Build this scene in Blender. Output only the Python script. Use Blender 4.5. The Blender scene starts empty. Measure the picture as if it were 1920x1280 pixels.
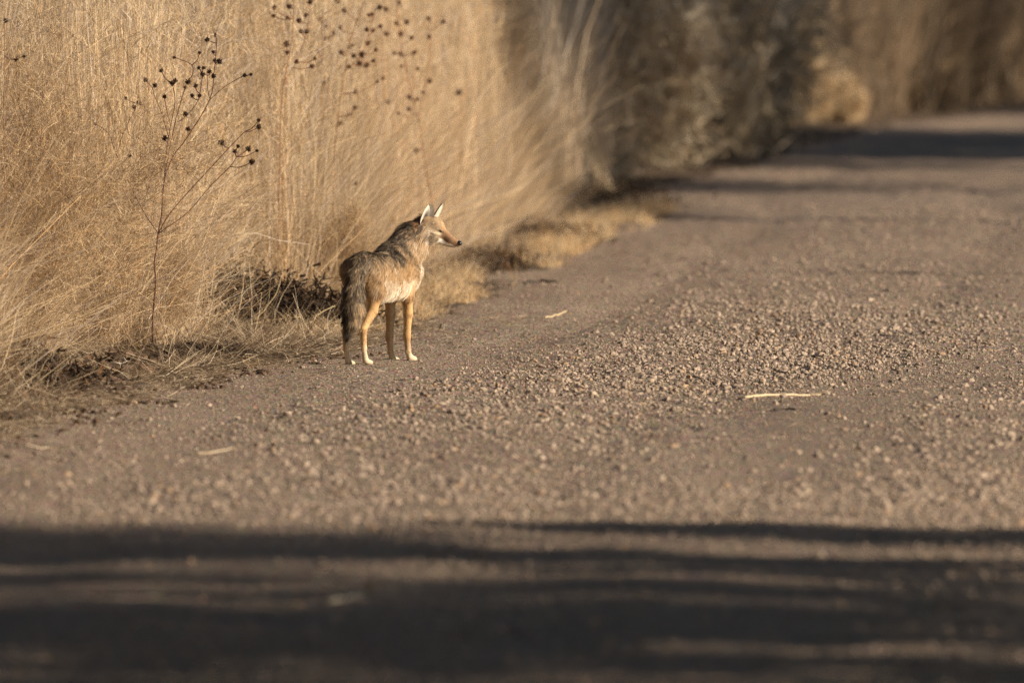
import bpy, math, random
import numpy as np
from mathutils import Vector

random.seed(7)
R = np.random.default_rng(11)
sc = bpy.context.scene
C = sc.collection

# ------------------------------------------------------------------ camera, light, exposure
F_PX = 20000.0                       # focal length in pixels of the 1920 px wide photograph
CAM_H = 2.4
PITCH = math.atan((640 + 189) / F_PX)
cam_d = bpy.data.cameras.new("camera")
cam = bpy.data.objects.new("camera", cam_d)
C.objects.link(cam)
cam.location = (0, 0, CAM_H)
cam.rotation_euler = (math.pi / 2 - PITCH, 0, 0)
cam_d.sensor_width = 36
cam_d.lens = 36 * F_PX / 1920
cam_d.clip_start = 0.5
cam_d.clip_end = 3000
cam_d.dof.use_dof = True
cam_d.dof.focus_distance = 55.2
cam_d.dof.aperture_fstop = 3.0
sc.camera = cam

SUN_EL = math.radians(20)
SUN_AZ = math.radians(21)            # how far the sun stands on the camera's side of due right
w = bpy.data.worlds.new("World")
sc.world = w
w.use_nodes = True
nt = w.node_tree
sky = nt.nodes.new("ShaderNodeTexSky")
sky.sky_type = 'NISHITA'
sky.sun_disc = False
sky.sun_elevation = SUN_EL
sky.dust_density = 1.0
sky.ozone_density = 0.8
sky.sun_rotation = math.radians(90) + SUN_AZ
nt.links.new(sky.outputs[0], nt.nodes["Background"].inputs[0])
nt.nodes["Background"].inputs[1].default_value = 0.05
sd = bpy.data.lights.new("sun", 'SUN')
sd.energy = 5.0
sd.angle = math.radians(0.5)
sd.color = (1.0, 0.88, 0.72)
so = bpy.data.objects.new("sun", sd)
C.objects.link(so)
TO_SUN = Vector((math.cos(SUN_AZ) * math.cos(SUN_EL), -math.sin(SUN_AZ) * math.cos(SUN_EL), math.sin(SUN_EL)))
so.rotation_euler = (-TO_SUN).to_track_quat('-Z', 'Y').to_euler()
so.location = (30, -10, 30)
sc.view_settings.view_transform = 'Standard'
sc.view_settings.look = 'None'
sc.view_settings.gamma = 1
sc.view_settings.exposure = 0.70
sc.cycles.max_bounces = 5
sc.cycles.transparent_max_bounces = 4
sc.cycles.use_denoising = True
sc.cycles.use_adaptive_sampling = False
sc.cycles.denoising_prefilter = 'NONE'

# ------------------------------------------------------------------ helpers
cp, sp = math.cos(PITCH), math.sin(PITCH)
def P(px, py, Y):
    """point at distance Y along the road that the photograph shows at (px, py)"""
    a, b = (px - 960) / F_PX, (640 - py) / F_PX
    dy, dz = cp + b * sp, -sp + b * cp
    t = Y / dy
    return np.array((a * t, Y, CAM_H + dz * t))
def G(px, py):
    """ground point seen at (px, py)"""
    b = (640 - py) / F_PX
    dy, dz = cp + b * sp, -sp + b * cp
    t = -CAM_H / dz
    return ((px - 960) / F_PX * t, dy * t)

def vnoise(x, y, seed=0):
    x = np.asarray(x, float); y = np.asarray(y, float)
    xi = np.floor(x).astype(np.int64); yi = np.floor(y).astype(np.int64)
    fx = x - xi; fy = y - yi
    fx = fx * fx * (3 - 2 * fx); fy = fy * fy * (3 - 2 * fy)
    def h(i, j):
        n = (i * 374761393 + j * 668265263 + seed * 974634777) & 0xFFFFFFFF
        n = ((n ^ (n >> 13)) * 1274126177) & 0xFFFFFFFF
        n = (n ^ (n >> 16)) & 0xFFFFFF
        return n / float(0xFFFFFF) * 2 - 1
    a = h(xi, yi); b = h(xi + 1, yi); c = h(xi, yi + 1); d = h(xi + 1, yi + 1)
    return (a * (1 - fx) + b * fx) * (1 - fy) + (c * (1 - fx) + d * fx) * fy

def sstep(a, b, x):
    t = np.clip((np.asarray(x, float) - a) / (b - a), 0, 1)
    return t * t * (3 - 2 * t)

EDGE_Y = [-60, 30, 44, 49, 52.8, 56.5, 60.8, 69.7, 79, 81.5, 85, 90, 96, 103, 109, 114, 122, 132, 150, 1000]
EDGE_X = [-3.2, -3.0, -2.6, -2.3, -1.72, -1.05, -.52, .14, .95, 1.15, 1.02, 1.35, 2.15, 2.9, 3.45, 4.1, 5.9, 9.5, 18, 900]
def edge(y): return np.interp(y, EDGE_Y, EDGE_X)
WALL_Y = [0, 40, 48, 54, 58, 61.6, 66, 72.8, 82, 86, 92, 100, 108, 116, 124, 134]
WALL_X = [-3.9, -3.7, -3.3, -2.62, -1.85, -1.25, -.92, -.42, .20, .50, 1.0, 1.65, 2.2, 4.0, 5.9, 9.0]
def wall(y): return np.interp(y, WALL_Y, WALL_X)

def zg(x, y):
    """height of the ground"""
    x = np.asarray(x, float); y = np.asarray(y, float)
    e = x - edge(y)
    road = sstep(-.15, .25, e)
    flat = 1 - .8 * np.exp(-(((x + .55) / .5) ** 2 + ((y - 55.3) / 1.0) ** 2))
    z = .012 * vnoise(x * .9, y * .5, 1) + .008 * vnoise(x * 3.1, y * 2.3, 2)
    rut = np.exp(-((e - .95 - .05 * np.sin(y * .21)) / .20) ** 2) + np.exp(-((e - 2.75 - .05 * np.sin(y * .21)) / .22) ** 2)
    z = z - .016 * rut * (1 + .4 * vnoise(y * .6, y * 0, 7))
    z = z * flat
    gr = sstep(.1, .6, vnoise(x * .5 + 3, y * .12, 9) + .35)
    z = z + (.0042 + .005 * gr) * vnoise(x * 17, y * 15, 3) * road * flat + (.0028 + .0035 * gr) * vnoise(x * 41, y * 30, 4) * road
    ver = (1 - road)
    z = z + ver * (.022 * vnoise(x * 5, y * 4, 5) + .014 * vnoise(x * 13, y * 11, 6) + .03 * sstep(.2, 1.5, -e))
    return z
def zf(x, y): return float(zg(x, y))

def mesh_from(name, V, Fq, mat, parent=None, cols=None, smooth=False, tris=None):
    me = bpy.data.meshes.new(name)
    V = np.asarray(V, np.float32)
    me.vertices.add(len(V)); me.vertices.foreach_set("co", V.ravel())
    nq = 0 if Fq is None else len(Fq); ntr = 0 if tris is None else len(tris)
    idx = []
    if nq: idx.append(np.asarray(Fq, np.int32).ravel())
    if ntr: idx.append(np.asarray(tris, np.int32).ravel())
    idx = np.concatenate(idx)
    me.loops.add(len(idx)); me.loops.foreach_set("vertex_index", idx)
    me.polygons.add(nq + ntr)
    ls = np.concatenate([np.arange(nq) * 4, nq * 4 + np.arange(ntr) * 3]).astype(np.int32)
    me.polygons.foreach_set("loop_start", ls)
    me.polygons.foreach_set("use_smooth", np.full(nq + ntr, smooth))
    if cols is not None:
        at = me.color_attributes.new("Col", 'FLOAT_COLOR', 'POINT')
        c4 = np.ones((len(V), 4), np.float32); c4[:, :3] = np.clip(cols, 0, 1)
        at.data.foreach_set("color", c4.ravel())
    me.update(calc_edges=True)
    me.materials.append(mat)
    o = bpy.data.objects.new(name, me)
    C.objects.link(o)
    if parent: o.parent = parent
    return o

def tag(o, label=None, cat=None, group=None, kind=None):
    if label: o['label'] = label
    if cat: o['category'] = cat
    if group: o['group'] = group
    if kind: o['kind'] = kind
    return o
def empty(name, loc):
    o = bpy.data.objects.new(name, None); C.objects.link(o); o.location = loc
    o.empty_display_size = .1
    return o

class Geo:
    def __init__(s): s.V = []; s.Q = []; s.T = []; s.c = []; s.n = 0
    def add(s, V, Q=None, T=None, col=(.3, .3, .3)):
        V = np.asarray(V, float)
        if Q is not None and len(Q): s.Q.append(np.asarray(Q) + s.n)
        if T is not None and len(T): s.T.append(np.asarray(T) + s.n)
        s.V.append(V); col = np.asarray(col, float)
        s.c.append(np.broadcast_to(col, (len(V), 3)) if col.ndim == 1 else col)
        s.n += len(V)
    def tube(s, pts, rad, n=6, col=(.3, .2, .1)):
        pts = np.asarray(pts, float); m = len(pts)
        rad = np.broadcast_to(np.asarray(rad, float), (m,))
        tg = np.gradient(pts, axis=0); tg /= np.linalg.norm(tg, axis=1)[:, None] + 1e-9
        up = np.array((0, 0, 1.)) if abs(tg[0][2]) < .9 else np.array((1., 0, 0))
        V = []
        for i in range(m):
            a = np.cross(tg[i], up); a /= np.linalg.norm(a) + 1e-9
            b = np.cross(a, tg[i])
            th = np.arange(n) / n * 2 * math.pi
            V.append(pts[i] + rad[i] * (np.cos(th)[:, None] * a + np.sin(th)[:, None] * b))
        V.append(pts[:1]); V.append(pts[-1:])
        Q = [(i * n + j, i * n + (j + 1) % n, (i + 1) * n + (j + 1) % n, (i + 1) * n + j) for i in range(m - 1) for j in range(n)]
        T = [(m * n, (j + 1) % n, j) for j in range(n)] + [(m * n + 1, (m - 1) * n + j, (m - 1) * n + (j + 1) % n) for j in range(n)]
        s.add(np.concatenate(V), Q, T, col)
    def build(s, name, mat, parent=None, smooth=False, origin=None):
        V = np.concatenate(s.V)
        if origin is not None: V = V - np.asarray(origin)
        o = mesh_from(name, V, np.concatenate(s.Q) if s.Q else None, mat, parent, np.concatenate(s.c), smooth,
                      np.concatenate(s.T) if s.T else None)
        if origin is not None and parent is None: o.location = origin
        return o

def ribbons(base, dirv, length, width, bend, cols, k=3, tip=.25, wav=0., side=None):
    """n thin blades: base (n,3), dirv (n,3) unit, bend (n,3) offset at the tip; returns V, Q, col"""
    n = len(base)
    t = np.linspace(0, 1, k + 1)
    ctr = base[:, None] + dirv[:, None] * (length[:, None] * t)[..., None] + bend[:, None] * (t ** 2)[None, :, None]
    if wav:
        ph = R.normal(size=(n, 1, 3)) * wav
        ctr = ctr + ph * np.sin(t * 5.0)[None, :, None] * length[:, None, None]
    if side is None:
        side = R.normal(size=(n, 3))
    side = side - dirv * (side * dirv).sum(1)[:, None]
    side /= np.linalg.norm(side, axis=1)[:, None] + 1e-9
    wd = width[:, None] * (1 - (1 - tip) * t)[None] * .5
    L = ctr - side[:, None] * wd[..., None]; Rr = ctr + side[:, None] * wd[..., None]
    V = np.stack([L, Rr], 2).reshape(-1, 3)
    b = (np.arange(n) * (k + 1) * 2)[:, None] + (np.arange(k) * 2)[None]
    Q = np.stack([b, b + 1, b + 3, b + 2], -1).reshape(-1, 4)
    return V, Q, np.repeat(cols, (k + 1) * 2, 0)

# ------------------------------------------------------------------ materials
def new_mat(name):
    m = bpy.data.materials.new(name); m.use_nodes = True
    t = m.node_tree; t.nodes.clear()
    out = t.nodes.new("ShaderNodeOutputMaterial")
    return m, t, out
def mat_col(name, rough=.8, trans=0., spec=.2, noise=0., nscale=60.):
    """material reading the mesh's own colour attribute, with a slight procedural mottling"""
    m, t, out = new_mat(name)
    a = t.nodes.new("ShaderNodeAttribute"); a.attribute_name = "Col"
    col = a.outputs["Color"]
    if noise:
        tc = t.nodes.new("ShaderNodeTexCoord"); nz = t.nodes.new("ShaderNodeTexNoise")
        nz.inputs["Scale"].default_value = nscale; nz.inputs["Detail"].default_value = 4
        t.links.new(tc.outputs["Object"], nz.inputs["Vector"])
        mr = t.nodes.new("ShaderNodeMapRange")
        mr.inputs[1].default_value = .3; mr.inputs[2].default_value = .7
        mr.inputs[3].default_value = 1 - noise; mr.inputs[4].default_value = 1 + noise
        t.links.new(nz.outputs["Fac"], mr.inputs[0])
        mx = t.nodes.new("ShaderNodeVectorMath"); mx.operation = 'SCALE'
        t.links.new(col, mx.inputs[0]); t.links.new(mr.outputs[0], mx.inputs["Scale"])
        col = mx.outputs[0]
    b = t.nodes.new("ShaderNodeBsdfPrincipled")
    b.inputs["Roughness"].default_value = rough
    b.inputs["Specular IOR Level"].default_value = spec
    t.links.new(col, b.inputs["Base Color"])
    if trans:
        tr = t.nodes.new("ShaderNodeBsdfTranslucent"); t.links.new(col, tr.inputs["Color"])
        mix = t.nodes.new("ShaderNodeMixShader"); mix.inputs[0].default_value = trans
        t.links.new(b.outputs[0], mix.inputs[1]); t.links.new(tr.outputs[0], mix.inputs[2])
        t.links.new(mix.outputs[0], out.inputs[0])
    else:
        t.links.new(b.outputs[0], out.inputs[0])
    return m
M_GRASS = mat_col("dry_grass", .7, .3, .25)
M_TWIG = mat_col("dry_twig", .8, 0, .2, .25, 90)
M_LEAF = mat_col("dry_leaf", .8, .2, .15)
M_STONE = mat_col("gravel_stone", .85, 0, .25, .18, 150)
M_BARK = mat_col("bark", .9, 0, .1, .35, 20)
M_FUR = mat_col("fur", .6, .0, .3)
M_SKIN = mat_col("coat_underlayer", .85, 0, .1, .2, 120)
M_WET = mat_col("wet_black", .22, 0, .6)
M_SOIL = mat_col("loose_soil", .95, 0, .05, .3, 50)

def ground_mat(name, c1, c2, c3, bump):
    m, t, out = new_mat(name)
    tc = t.nodes.new("ShaderNodeTexCoord")
    def noise(s, d, r=.6, vec=None):
        n = t.nodes.new("ShaderNodeTexNoise"); n.inputs["Scale"].default_value = s
        n.inputs["Detail"].default_value = d; n.inputs["Roughness"].default_value = r
        t.links.new(vec or tc.outputs["Object"], n.inputs["Vector"]); return n.outputs["Fac"]
    mp = t.nodes.new("ShaderNodeMapping"); mp.inputs["Scale"].default_value = (1.2, .14, 1)
    t.links.new(tc.outputs["Object"], mp.inputs["Vector"])
    big = noise(.9, 5, .6, mp.outputs[0])
    fine = noise(38, 6, .75)
    vor = t.nodes.new("ShaderNodeTexVoronoi"); vor.inputs["Scale"].default_value = 48
    t.links.new(tc.outputs["Object"], vor.inputs["Vector"])
    r = t.nodes.new("ShaderNodeValToRGB")
    r.color_ramp.elements[0].position = .3; r.color_ramp.elements[0].color = (*c1, 1)
    r.color_ramp.elements[1].position = .7; r.color_ramp.elements[1].color = (*c2, 1)
    t.links.new(big, r.inputs[0])
    mx = t.nodes.new("ShaderNodeMix"); mx.data_type = 'RGBA'; mx.blend_type = 'MIX'
    mr = t.nodes.new("ShaderNodeMapRange"); mr.inputs[1].default_value = .42; mr.inputs[2].default_value = .68
    t.links.new(fine, mr.inputs[0]); t.links.new(mr.outputs[0], mx.inputs[0])
    t.links.new(r.outputs[0], mx.inputs[6]); mx.inputs[7].default_value = (*c3, 1)
    mv = t.nodes.new("ShaderNodeMix"); mv.data_type = 'RGBA'; mv.blend_type = 'MULTIPLY'; mv.inputs[0].default_value = .32
    t.links.new(mx.outputs[2], mv.inputs[6]); t.links.new(vor.outputs["Color"], mv.inputs[7])
    b = t.nodes.new("ShaderNodeBsdfPrincipled"); b.inputs["Roughness"].default_value = .92
    b.inputs["Specular IOR Level"].default_value = .15
    t.links.new(mv.outputs[2], b.inputs["Base Color"])
    bp = t.nodes.new("ShaderNodeBump"); bp.inputs["Strength"].default_value = bump; bp.inputs["Distance"].default_value = .02
    add = t.nodes.new("ShaderNodeMath"); add.operation = 'ADD'
    t.links.new(noise(55, 8, .8), add.inputs[0]); t.links.new(vor.outputs["Distance"], add.inputs[1])
    t.links.new(add.outputs[0], bp.inputs["Height"]); t.links.new(bp.outputs[0], b.inputs["Normal"])
    t.links.new(b.outputs[0], out.inputs[0])
    return m
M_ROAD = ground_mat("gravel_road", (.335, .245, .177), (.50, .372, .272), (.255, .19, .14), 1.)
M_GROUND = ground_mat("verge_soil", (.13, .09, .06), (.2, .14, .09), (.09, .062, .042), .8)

# ------------------------------------------------------------------ ground and road: one grid, split along the road's edge
def axis(lo, hi, step, far_lo, far_hi):
    mid = np.arange(lo, hi, step)
    up, dn = [hi], [lo]
    s = step
    while up[-1] < far_hi: s *= 1.18; up.append(up[-1] + s)
    s = step
    while dn[-1] > far_lo: s *= 1.18; dn.append(dn[-1] - s)
    return np.array(dn[:0:-1] + list(mid) + up)
gx = axis(-3.2, 3.9, .022, -900, 900)
gy = np.concatenate([axis(32, 64, .032, -60, 64.1)[:-1], 64 + np.cumsum(np.linspace(.035, .3, 330)), ])
s_, last = .3, gy[-1]
ext = []
while last < 2000: s_ *= 1.15; last += s_; ext.append(last)
gy = np.unique(np.concatenate([gy, ext]))
XX, YY = np.meshgrid(gx, gy)
ZZ = zg(XX, YY)
nxg = len(gx)
V = np.stack([XX, YY, ZZ], -1).reshape(-1, 3)
ii, jj = np.meshgrid(np.arange(len(gy) - 1), np.arange(nxg - 1), indexing='ij')
b0 = (ii * nxg + jj).ravel()
Q = np.stack([b0, b0 + 1, b0 + 1 + nxg, b0 + nxg], 1)
cx = V[Q].mean(1)
wob = .15 * vnoise(cx[:, 0] * 0 + 3, cx[:, 1] * 1.3, 21) + .08 * vnoise(cx[:, 0] * 9, cx[:, 1] * 7, 22)
isroad = (cx[:, 0] > edge(cx[:, 1]) + wob) & (cx[:, 0] < edge(cx[:, 1]) + 7.5 + wob)
def submesh(name, mask, mat):
    q = Q[mask]; u, inv = np.unique(q, return_inverse=True)
    return mesh_from(name, V[u], inv.reshape(-1, 4), mat, smooth=True)
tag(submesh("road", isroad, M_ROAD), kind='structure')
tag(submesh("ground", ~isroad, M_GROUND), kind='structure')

# ------------------------------------------------------------------ gravel (stuff)
ph = (1 + 5 ** .5) / 2
ICO = np.array([(-1, ph, 0), (1, ph, 0), (-1, -ph, 0), (1, -ph, 0), (0, -1, ph), (0, 1, ph), (0, -1, -ph), (0, 1, -ph),
                (ph, 0, -1), (ph, 0, 1), (-ph, 0, -1), (-ph, 0, 1)]) / math.hypot(1, ph)
ICOT = np.array([(0, 11, 5), (0, 5, 1), (0, 1, 7), (0, 7, 10), (0, 10, 11), (1, 5, 9), (5, 11, 4), (11, 10, 2), (10, 7, 6), (7, 1, 8),
                 (3, 9, 4), (3, 4, 2), (3, 2, 6), (3, 6, 8), (3, 8, 9), (4, 9, 5), (2, 4, 11), (6, 2, 10), (8, 6, 7), (9, 8, 1)])
def stones(x, y, size, cols, sink=.25):
    n = len(x)
    v = ICO[None] * (1 + R.uniform(-.28, .28, (n, 12, 1)))
    sc3 = R.uniform(.65, 1.2, (n, 1, 3)); sc3[:, :, 2] *= .75
    v = v * sc3
    a = R.uniform(0, 2 * math.pi, n); ca, sa = np.cos(a)[:, None], np.sin(a)[:, None]
    vx = v[..., 0] * ca - v[..., 1] * sa; vy = v[..., 0] * sa + v[..., 1] * ca
    v = np.stack([vx, vy, v[..., 2]], -1) * size[:, None, None]
    z = zg(x, y) + size * (.5 - sink)
    v = v + np.stack([x, y, z], -1)[:, None]
    T = ICOT[None] + (np.arange(n) * 12)[:, None, None]
    return v.reshape(-1, 3), T.reshape(-1, 3), np.repeat(cols, 12, 0)
def stone_cols(n):
    pal = np.array([(.33, .26, .205), (.37, .295, .235), (.27, .215, .175), (.38, .305, .24), (.18, .145, .115), (.34, .24, .16), (.42, .34, .265)])
    c = pal[R.choice(7, n, p=[.26, .22, .18, .13, .1, .08, .03])]
    return c * np.array((.95, .90, .84)) * R.uniform(.82, 1.12, (n, 1))
OCT = np.array([(1, 0, 0), (-1, 0, 0), (0, 1, 0), (0, -1, 0), (0, 0, 1), (0, 0, -1.)])
OCTT = np.array([(0, 2, 4), (2, 1, 4), (1, 3, 4), (3, 0, 4), (2, 0, 5), (1, 2, 5), (3, 1, 5), (0, 3, 5)])
def grit(x, y, size, cols):
    n = len(x)
    v = OCT[None] * R.uniform(.55, 1.25, (n, 6, 1)) + R.normal(size=(n, 6, 3)) * .18
    v[..., 2] *= .8
    a = R.uniform(0, 2 * math.pi, n); ca, sa = np.cos(a)[:, None], np.sin(a)[:, None]
    v = np.stack([v[..., 0] * ca - v[..., 1] * sa, v[..., 0] * sa + v[..., 1] * ca, v[..., 2]], -1) * size[:, None, None]
    v = v + np.stack([x, y, zg(x, y) + size * .25], -1)[:, None]
    return v.reshape(-1, 3), (OCTT[None] + (np.arange(n) * 6)[:, None, None]).reshape(-1, 3), np.repeat(cols, 6, 0)
def scatter(N, y1, pw):
    y = 31 + (R.uniform(0, 1, N) ** pw) * (y1 - 31); x = R.uniform(-.052, .056, N) * y + R.uniform(-.2, .5, N)
    return x, y, x - edge(y)
def wind(e, y): return np.exp(-((e - 2.3 - .2 * np.sin(y * .35)) / 1.05) ** 4) * (.2 + .8 * np.exp(-((y - 56.5) / 7.5) ** 2)) + .5 * np.exp(-((e - 4.4) / .5) ** 2) + .35 * np.exp(-((y - 43) / 2.) ** 2) * sstep(.3, .9, e)
x, y, e = scatter(330000, 84, 1.1)
wr = wind(e, y)
dens = .035 + .85 * wr + (.06 + .3 * wr) * vnoise(x * 1.1, y * .45, 31) + .08 * vnoise(x * 3.3, y * 1.7, 32)
keep = (R.uniform(0, 1, len(x)) < dens) & (e > -.5)
x, y, wr = x[keep], y[keep], wr[keep]; n = len(x)
size = np.clip(np.exp(R.normal(math.log(.0054), .48, n)) * (1 + .45 * wr), .0035, .022)
V1, T1, c1 = stones(x, y, size, stone_cols(n))
x, y, e = scatter(300000, 74, 1.2)
keep = (R.uniform(0, 1, len(x)) < .55 + .4 * vnoise(x * .8, y * .3, 33) + .3 * vnoise(x * 4, y * 2, 34)) & (e > -.6)
x, y = x[keep], y[keep]; n = len(x)
V2, T2, c2 = grit(x, y, np.clip(np.exp(R.normal(math.log(.0036), .35, n)), .0018, .008), stone_cols(n))
Vs = np.concatenate([V1, V2]); Ts = np.concatenate([T1, T2 + len(V1)]); cs = np.concatenate([c1, c2])
tag(mesh_from("gravel", Vs, None, M_STONE, None, cs, False, Ts), "loose angular brown and grey gravel scattered over the road", None, None, 'stuff')

# ------------------------------------------------------------------ grass (stuff)
TAN = np.array([(.62, .46, .275), (.52, .39, .24), (.74, .57, .355), (.42, .32, .22), (.48, .40, .33), (.56, .35, .17), (.22, .155, .10)])
def pick(pal, n, p=None, var=.15):
    pal = np.asarray(pal)
    return pal[R.choice(len(pal), n, p=p)] * R.uniform(1 - var, 1 + var, (n, 1))
def field(y0, y1, depth, n, hmin, hmax, wid, pal, p=None, lean=.18, off=0., k=4, bendy=.25, wav=.02, clump=True, edge_f=wall, powd=1.6, base_h=0):
    y = R.uniform(y0, y1, n)
    d = R.uniform(0, 1, n) ** powd * depth
    zb = base_h * R.uniform(0, 1, n)
    if clump:
        y = y + .12 * vnoise(y * 6, d * 6, 41); d = d + .1 * vnoise(y * 5, d * 7, 42)
    x = edge_f(y) - off - d + .16 * vnoise(y * .9, y * 0, 43) + .1 * vnoise(y * 3.1, y * 0, 44)
    ok = ~((np.abs(x + 1.52) < .64) & (np.abs(y - 59.3) < 1.6) & (zb < .34) & (R.uniform(0, 1, n) < .93))
    x, y, zb, d = x[ok], y[ok], zb[ok], d[ok]; n = len(x)
    base = np.stack([x, y, zg(x, y) - .01 + zb], -1)
    hgt = R.uniform(hmin, hmax, n) * (1 + .12 * vnoise(y * .8, x * .8, 45))
    dr = R.normal(size=(n, 3)) * lean; dr[:, 2] = 1
    if lean < .2: dr[:, 0] = dr[:, 0] * .55 - .05      # tall stems lean back into the stand
    dr[:, 0] += .03 * vnoise(y * 1.1, x, 46)
    dr /= np.linalg.norm(dr, axis=1)[:, None]
    bend = R.normal(size=(n, 3)) * bendy * hgt[:, None]
    if lean < .2: bend[:, 0] = bend[:, 0] * .6 - .02
    bend[:, 2] = -np.abs(bend[:, 2]) * .5
    col = pick(pal, n, p) * (1.06 + .27 * vnoise(y * 2.0, base[:, 2] * 2 + x * 3, 48) + .14 * vnoise(y * 7, base[:, 2] * 6, 49))[:, None]
    return ribbons(base, dr, hgt, np.exp(R.normal(0, .4, n)) * wid, bend, col, k, .3, wav)
def stuff(name, label, parts, mat=None):
    g = Geo()
    for V_, Q_, c_ in parts: g.add(V_, Q_, None, c_)
    return tag(g.build(name, mat or M_GRASS), label, None, None, 'stuff')

PG = [.20, .17, .12, .15, .20, .08, .08]
stuff("tall_dry_grass", "tall dense wall of sunlit straw coloured dry grass along the left verge", [
    field(46, 82, 2.2, 66000, 1.1, 2.3, .0029, TAN, PG, .08, 0, 5, .10, .028),
    field(46, 82, 1.2, 170000, .06, .36, .0026, TAN, PG, .6, .0, 4, .5, .07, base_h=2.0),
    field(46, 82, 1.0, 34000, .5, 1.5, .0028, TAN, PG, .28, -.02, 5, .30, .05),
    field(46, 60, .5, 60000, .05, .30, .0024, TAN, PG, .9, -.05, 4, .7, .10, base_h=.75),
    field(20, 46, 1.6, 9000, 1.0, 2.1, .006, TAN, PG, .18, 0),
    field(50, 82, .55, 22000, .25, .8, .0026, TAN, PG, .6, -.12, 4, .35, .05),
    field(60, 83, 5, 12000, 1.6, 2.4, .006, TAN, PG, .08, 1.6, 4, .10, .02),
])
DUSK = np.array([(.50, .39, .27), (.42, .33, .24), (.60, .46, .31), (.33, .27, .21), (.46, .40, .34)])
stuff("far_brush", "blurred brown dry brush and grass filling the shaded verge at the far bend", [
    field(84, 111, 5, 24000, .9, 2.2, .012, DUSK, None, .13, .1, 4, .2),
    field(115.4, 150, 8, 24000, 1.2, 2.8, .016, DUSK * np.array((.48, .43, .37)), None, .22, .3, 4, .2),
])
GOLD = np.array([(.66, .42, .20), (.76, .54, .29), (.56, .36, .18), (.70, .57, .38), (.30, .20, .12), (.5, .4, .27)])
def strip(y0, y1, o0, o1, n, h0, h1, wid, pal, thr=-2., lean=.5, seed=51):
    y = R.uniform(y0, y1, n); t = R.uniform(0, 1, n)
    x = edge(y) + o0 + (o1 - o0) * t + .08 * vnoise(y * .8, y * 0, 47)
    keep = vnoise(x * 2.3, y * 1.1, seed) + .5 * vnoise(x * 7, y * 4, seed + 1) > thr
    x, y = x[keep], y[keep]; n = len(x)
    base = np.stack([x, y, zg(x, y) - .004], -1)
    dr = R.normal(size=(n, 3)) * lean; dr[:, 2] = 1; dr /= np.linalg.norm(dr, axis=1)[:, None]
    h = R.uniform(h0, h1, n)
    bd = R.normal(size=(n, 3)) * .3 * h[:, None]; bd[:, 2] = -np.abs(bd[:, 2])
    return ribbons(base, dr, h, R.uniform(.7, 1.3, n) * wid, bd, pick(pal, n), 3, .3, .03)
stuff("golden_verge_grass", "short golden dry grass fringing the gravel road beyond the coyote", [
    strip(58, 84, -.42, .10, 22000, .03, .17, .0030, GOLD, .02, .6),
    strip(60, 84, -.30, .04, 8000, .08, .24, .0036, GOLD, .25, .35),
    strip(45, 60, -.35, .06, 5000, .03, .10, .0026, GOLD, .35),
])
LIT = np.array([(.36, .26, .165), (.50, .38, .24), (.26, .18, .11), (.13, .09, .06), (.66, .53, .37)])
def litter(y0, y1, o0, o1, n, l0, l1, wid, pal, up=.25, thr=-2.):
    y = R.uniform(y0, y1, n); t = R.uniform(0, 1, n)
    x = edge(y) + o0 + (o1 - o0) * t
    keep = vnoise(x * 3.0, y * 1.7, 61) > thr; x, y = x[keep], y[keep]; n = len(x)
    a = R.uniform(0, 2 * math.pi, n)
    dr = np.stack([np.cos(a), np.sin(a), R.uniform(-.02, up, n)], -1); dr /= np.linalg.norm(dr, axis=1)[:, None]
    base = np.stack([x, y, zg(x, y) + R.uniform(.002, .03, n) * min(1, up * 4)], -1)
    l = R.uniform(l0, l1, n)
    bd = R.normal(size=(n, 3)) * .25 * l[:, None]; bd[:, 2] = np.abs(bd[:, 2]) * up
    sd_ = np.cross(dr, [0, 0, 1]) + R.normal(size=(n, 3)) * .5
    return ribbons(base, dr, l, R.uniform(.6, 1.5, n) * wid, bd, pick(pal, n, None, .2), 3, .4, .03, sd_)
stuff("verge_litter", "tangled dead stems and plant litter on the verge below the dry grass", [
    litter(46, 64, -1.1, -.05, 15000, .05, .30, .0032, LIT, .5, -.1),
    litter(62, 86, -1.0, -.3, 12000, .05, .30, .005, LIT, .5),
    litter(46, 62, -.25, .15, 5000, .02, .10, .003, LIT, .15),
    litter(44, 62, .0, .6, 2600, .02, .12, .003, LIT * .85, .08, .0),
    litter(43, 60, -.75, .28, 26000, .015, .10, .0032, LIT * .75, .3, -.25),
    litter(46, 60, -.9, -.1, 2500, .10, .40, .003, LIT, 1.2, .1),
])
stuff("road_chaff", "small bits of pale straw strewn over the road gravel", [
    litter(36, 80, .1, 5.0, 2600, .012, .06, .0035, [(.46, .35, .22), (.36, .27, .17), (.52, .42, .28)], .06, -.2),
])

# ------------------------------------------------------------------ soil clods and dark hollows on the verge
def clods(y0, y1, o0, o1, n, s0, s1):
    y = R.uniform(y0, y1, n * 2); x = edge(y) + R.uniform(o0, o1, n * 2) + .12 * vnoise(y * 2.1, y * 0, 91)
    k_ = np.argsort(-(vnoise(x * 4, y * 2.2, 92) + R.normal(size=n * 2) * .35))[:n]; x, y = x[k_], y[k_]
    s = s0 + (s1 - s0) * R.uniform(0, 1, n) ** 2.2
    c = pick([(.085, .055, .036), (.13, .085, .055), (.055, .038, .027)], n)
    return stones(x, y, s, c, .3)
g = Geo()
for a in ((46, 64, -1.0, -.12, 2600, .008, .035), (47, 57, -.85, -.15, 900, .015, .06), (45, 58, -.3, .35, 1500, .004, .022), (62, 84, -.95, -.4, 1400, .015, .055)):
    V_, T_, c_ = clods(*a); g.add(V_, None, T_, c_)
tag(g.build("soil_clods", M_SOIL), "dark brown clods of broken soil along the verge", None, None, 'stuff')

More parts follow.
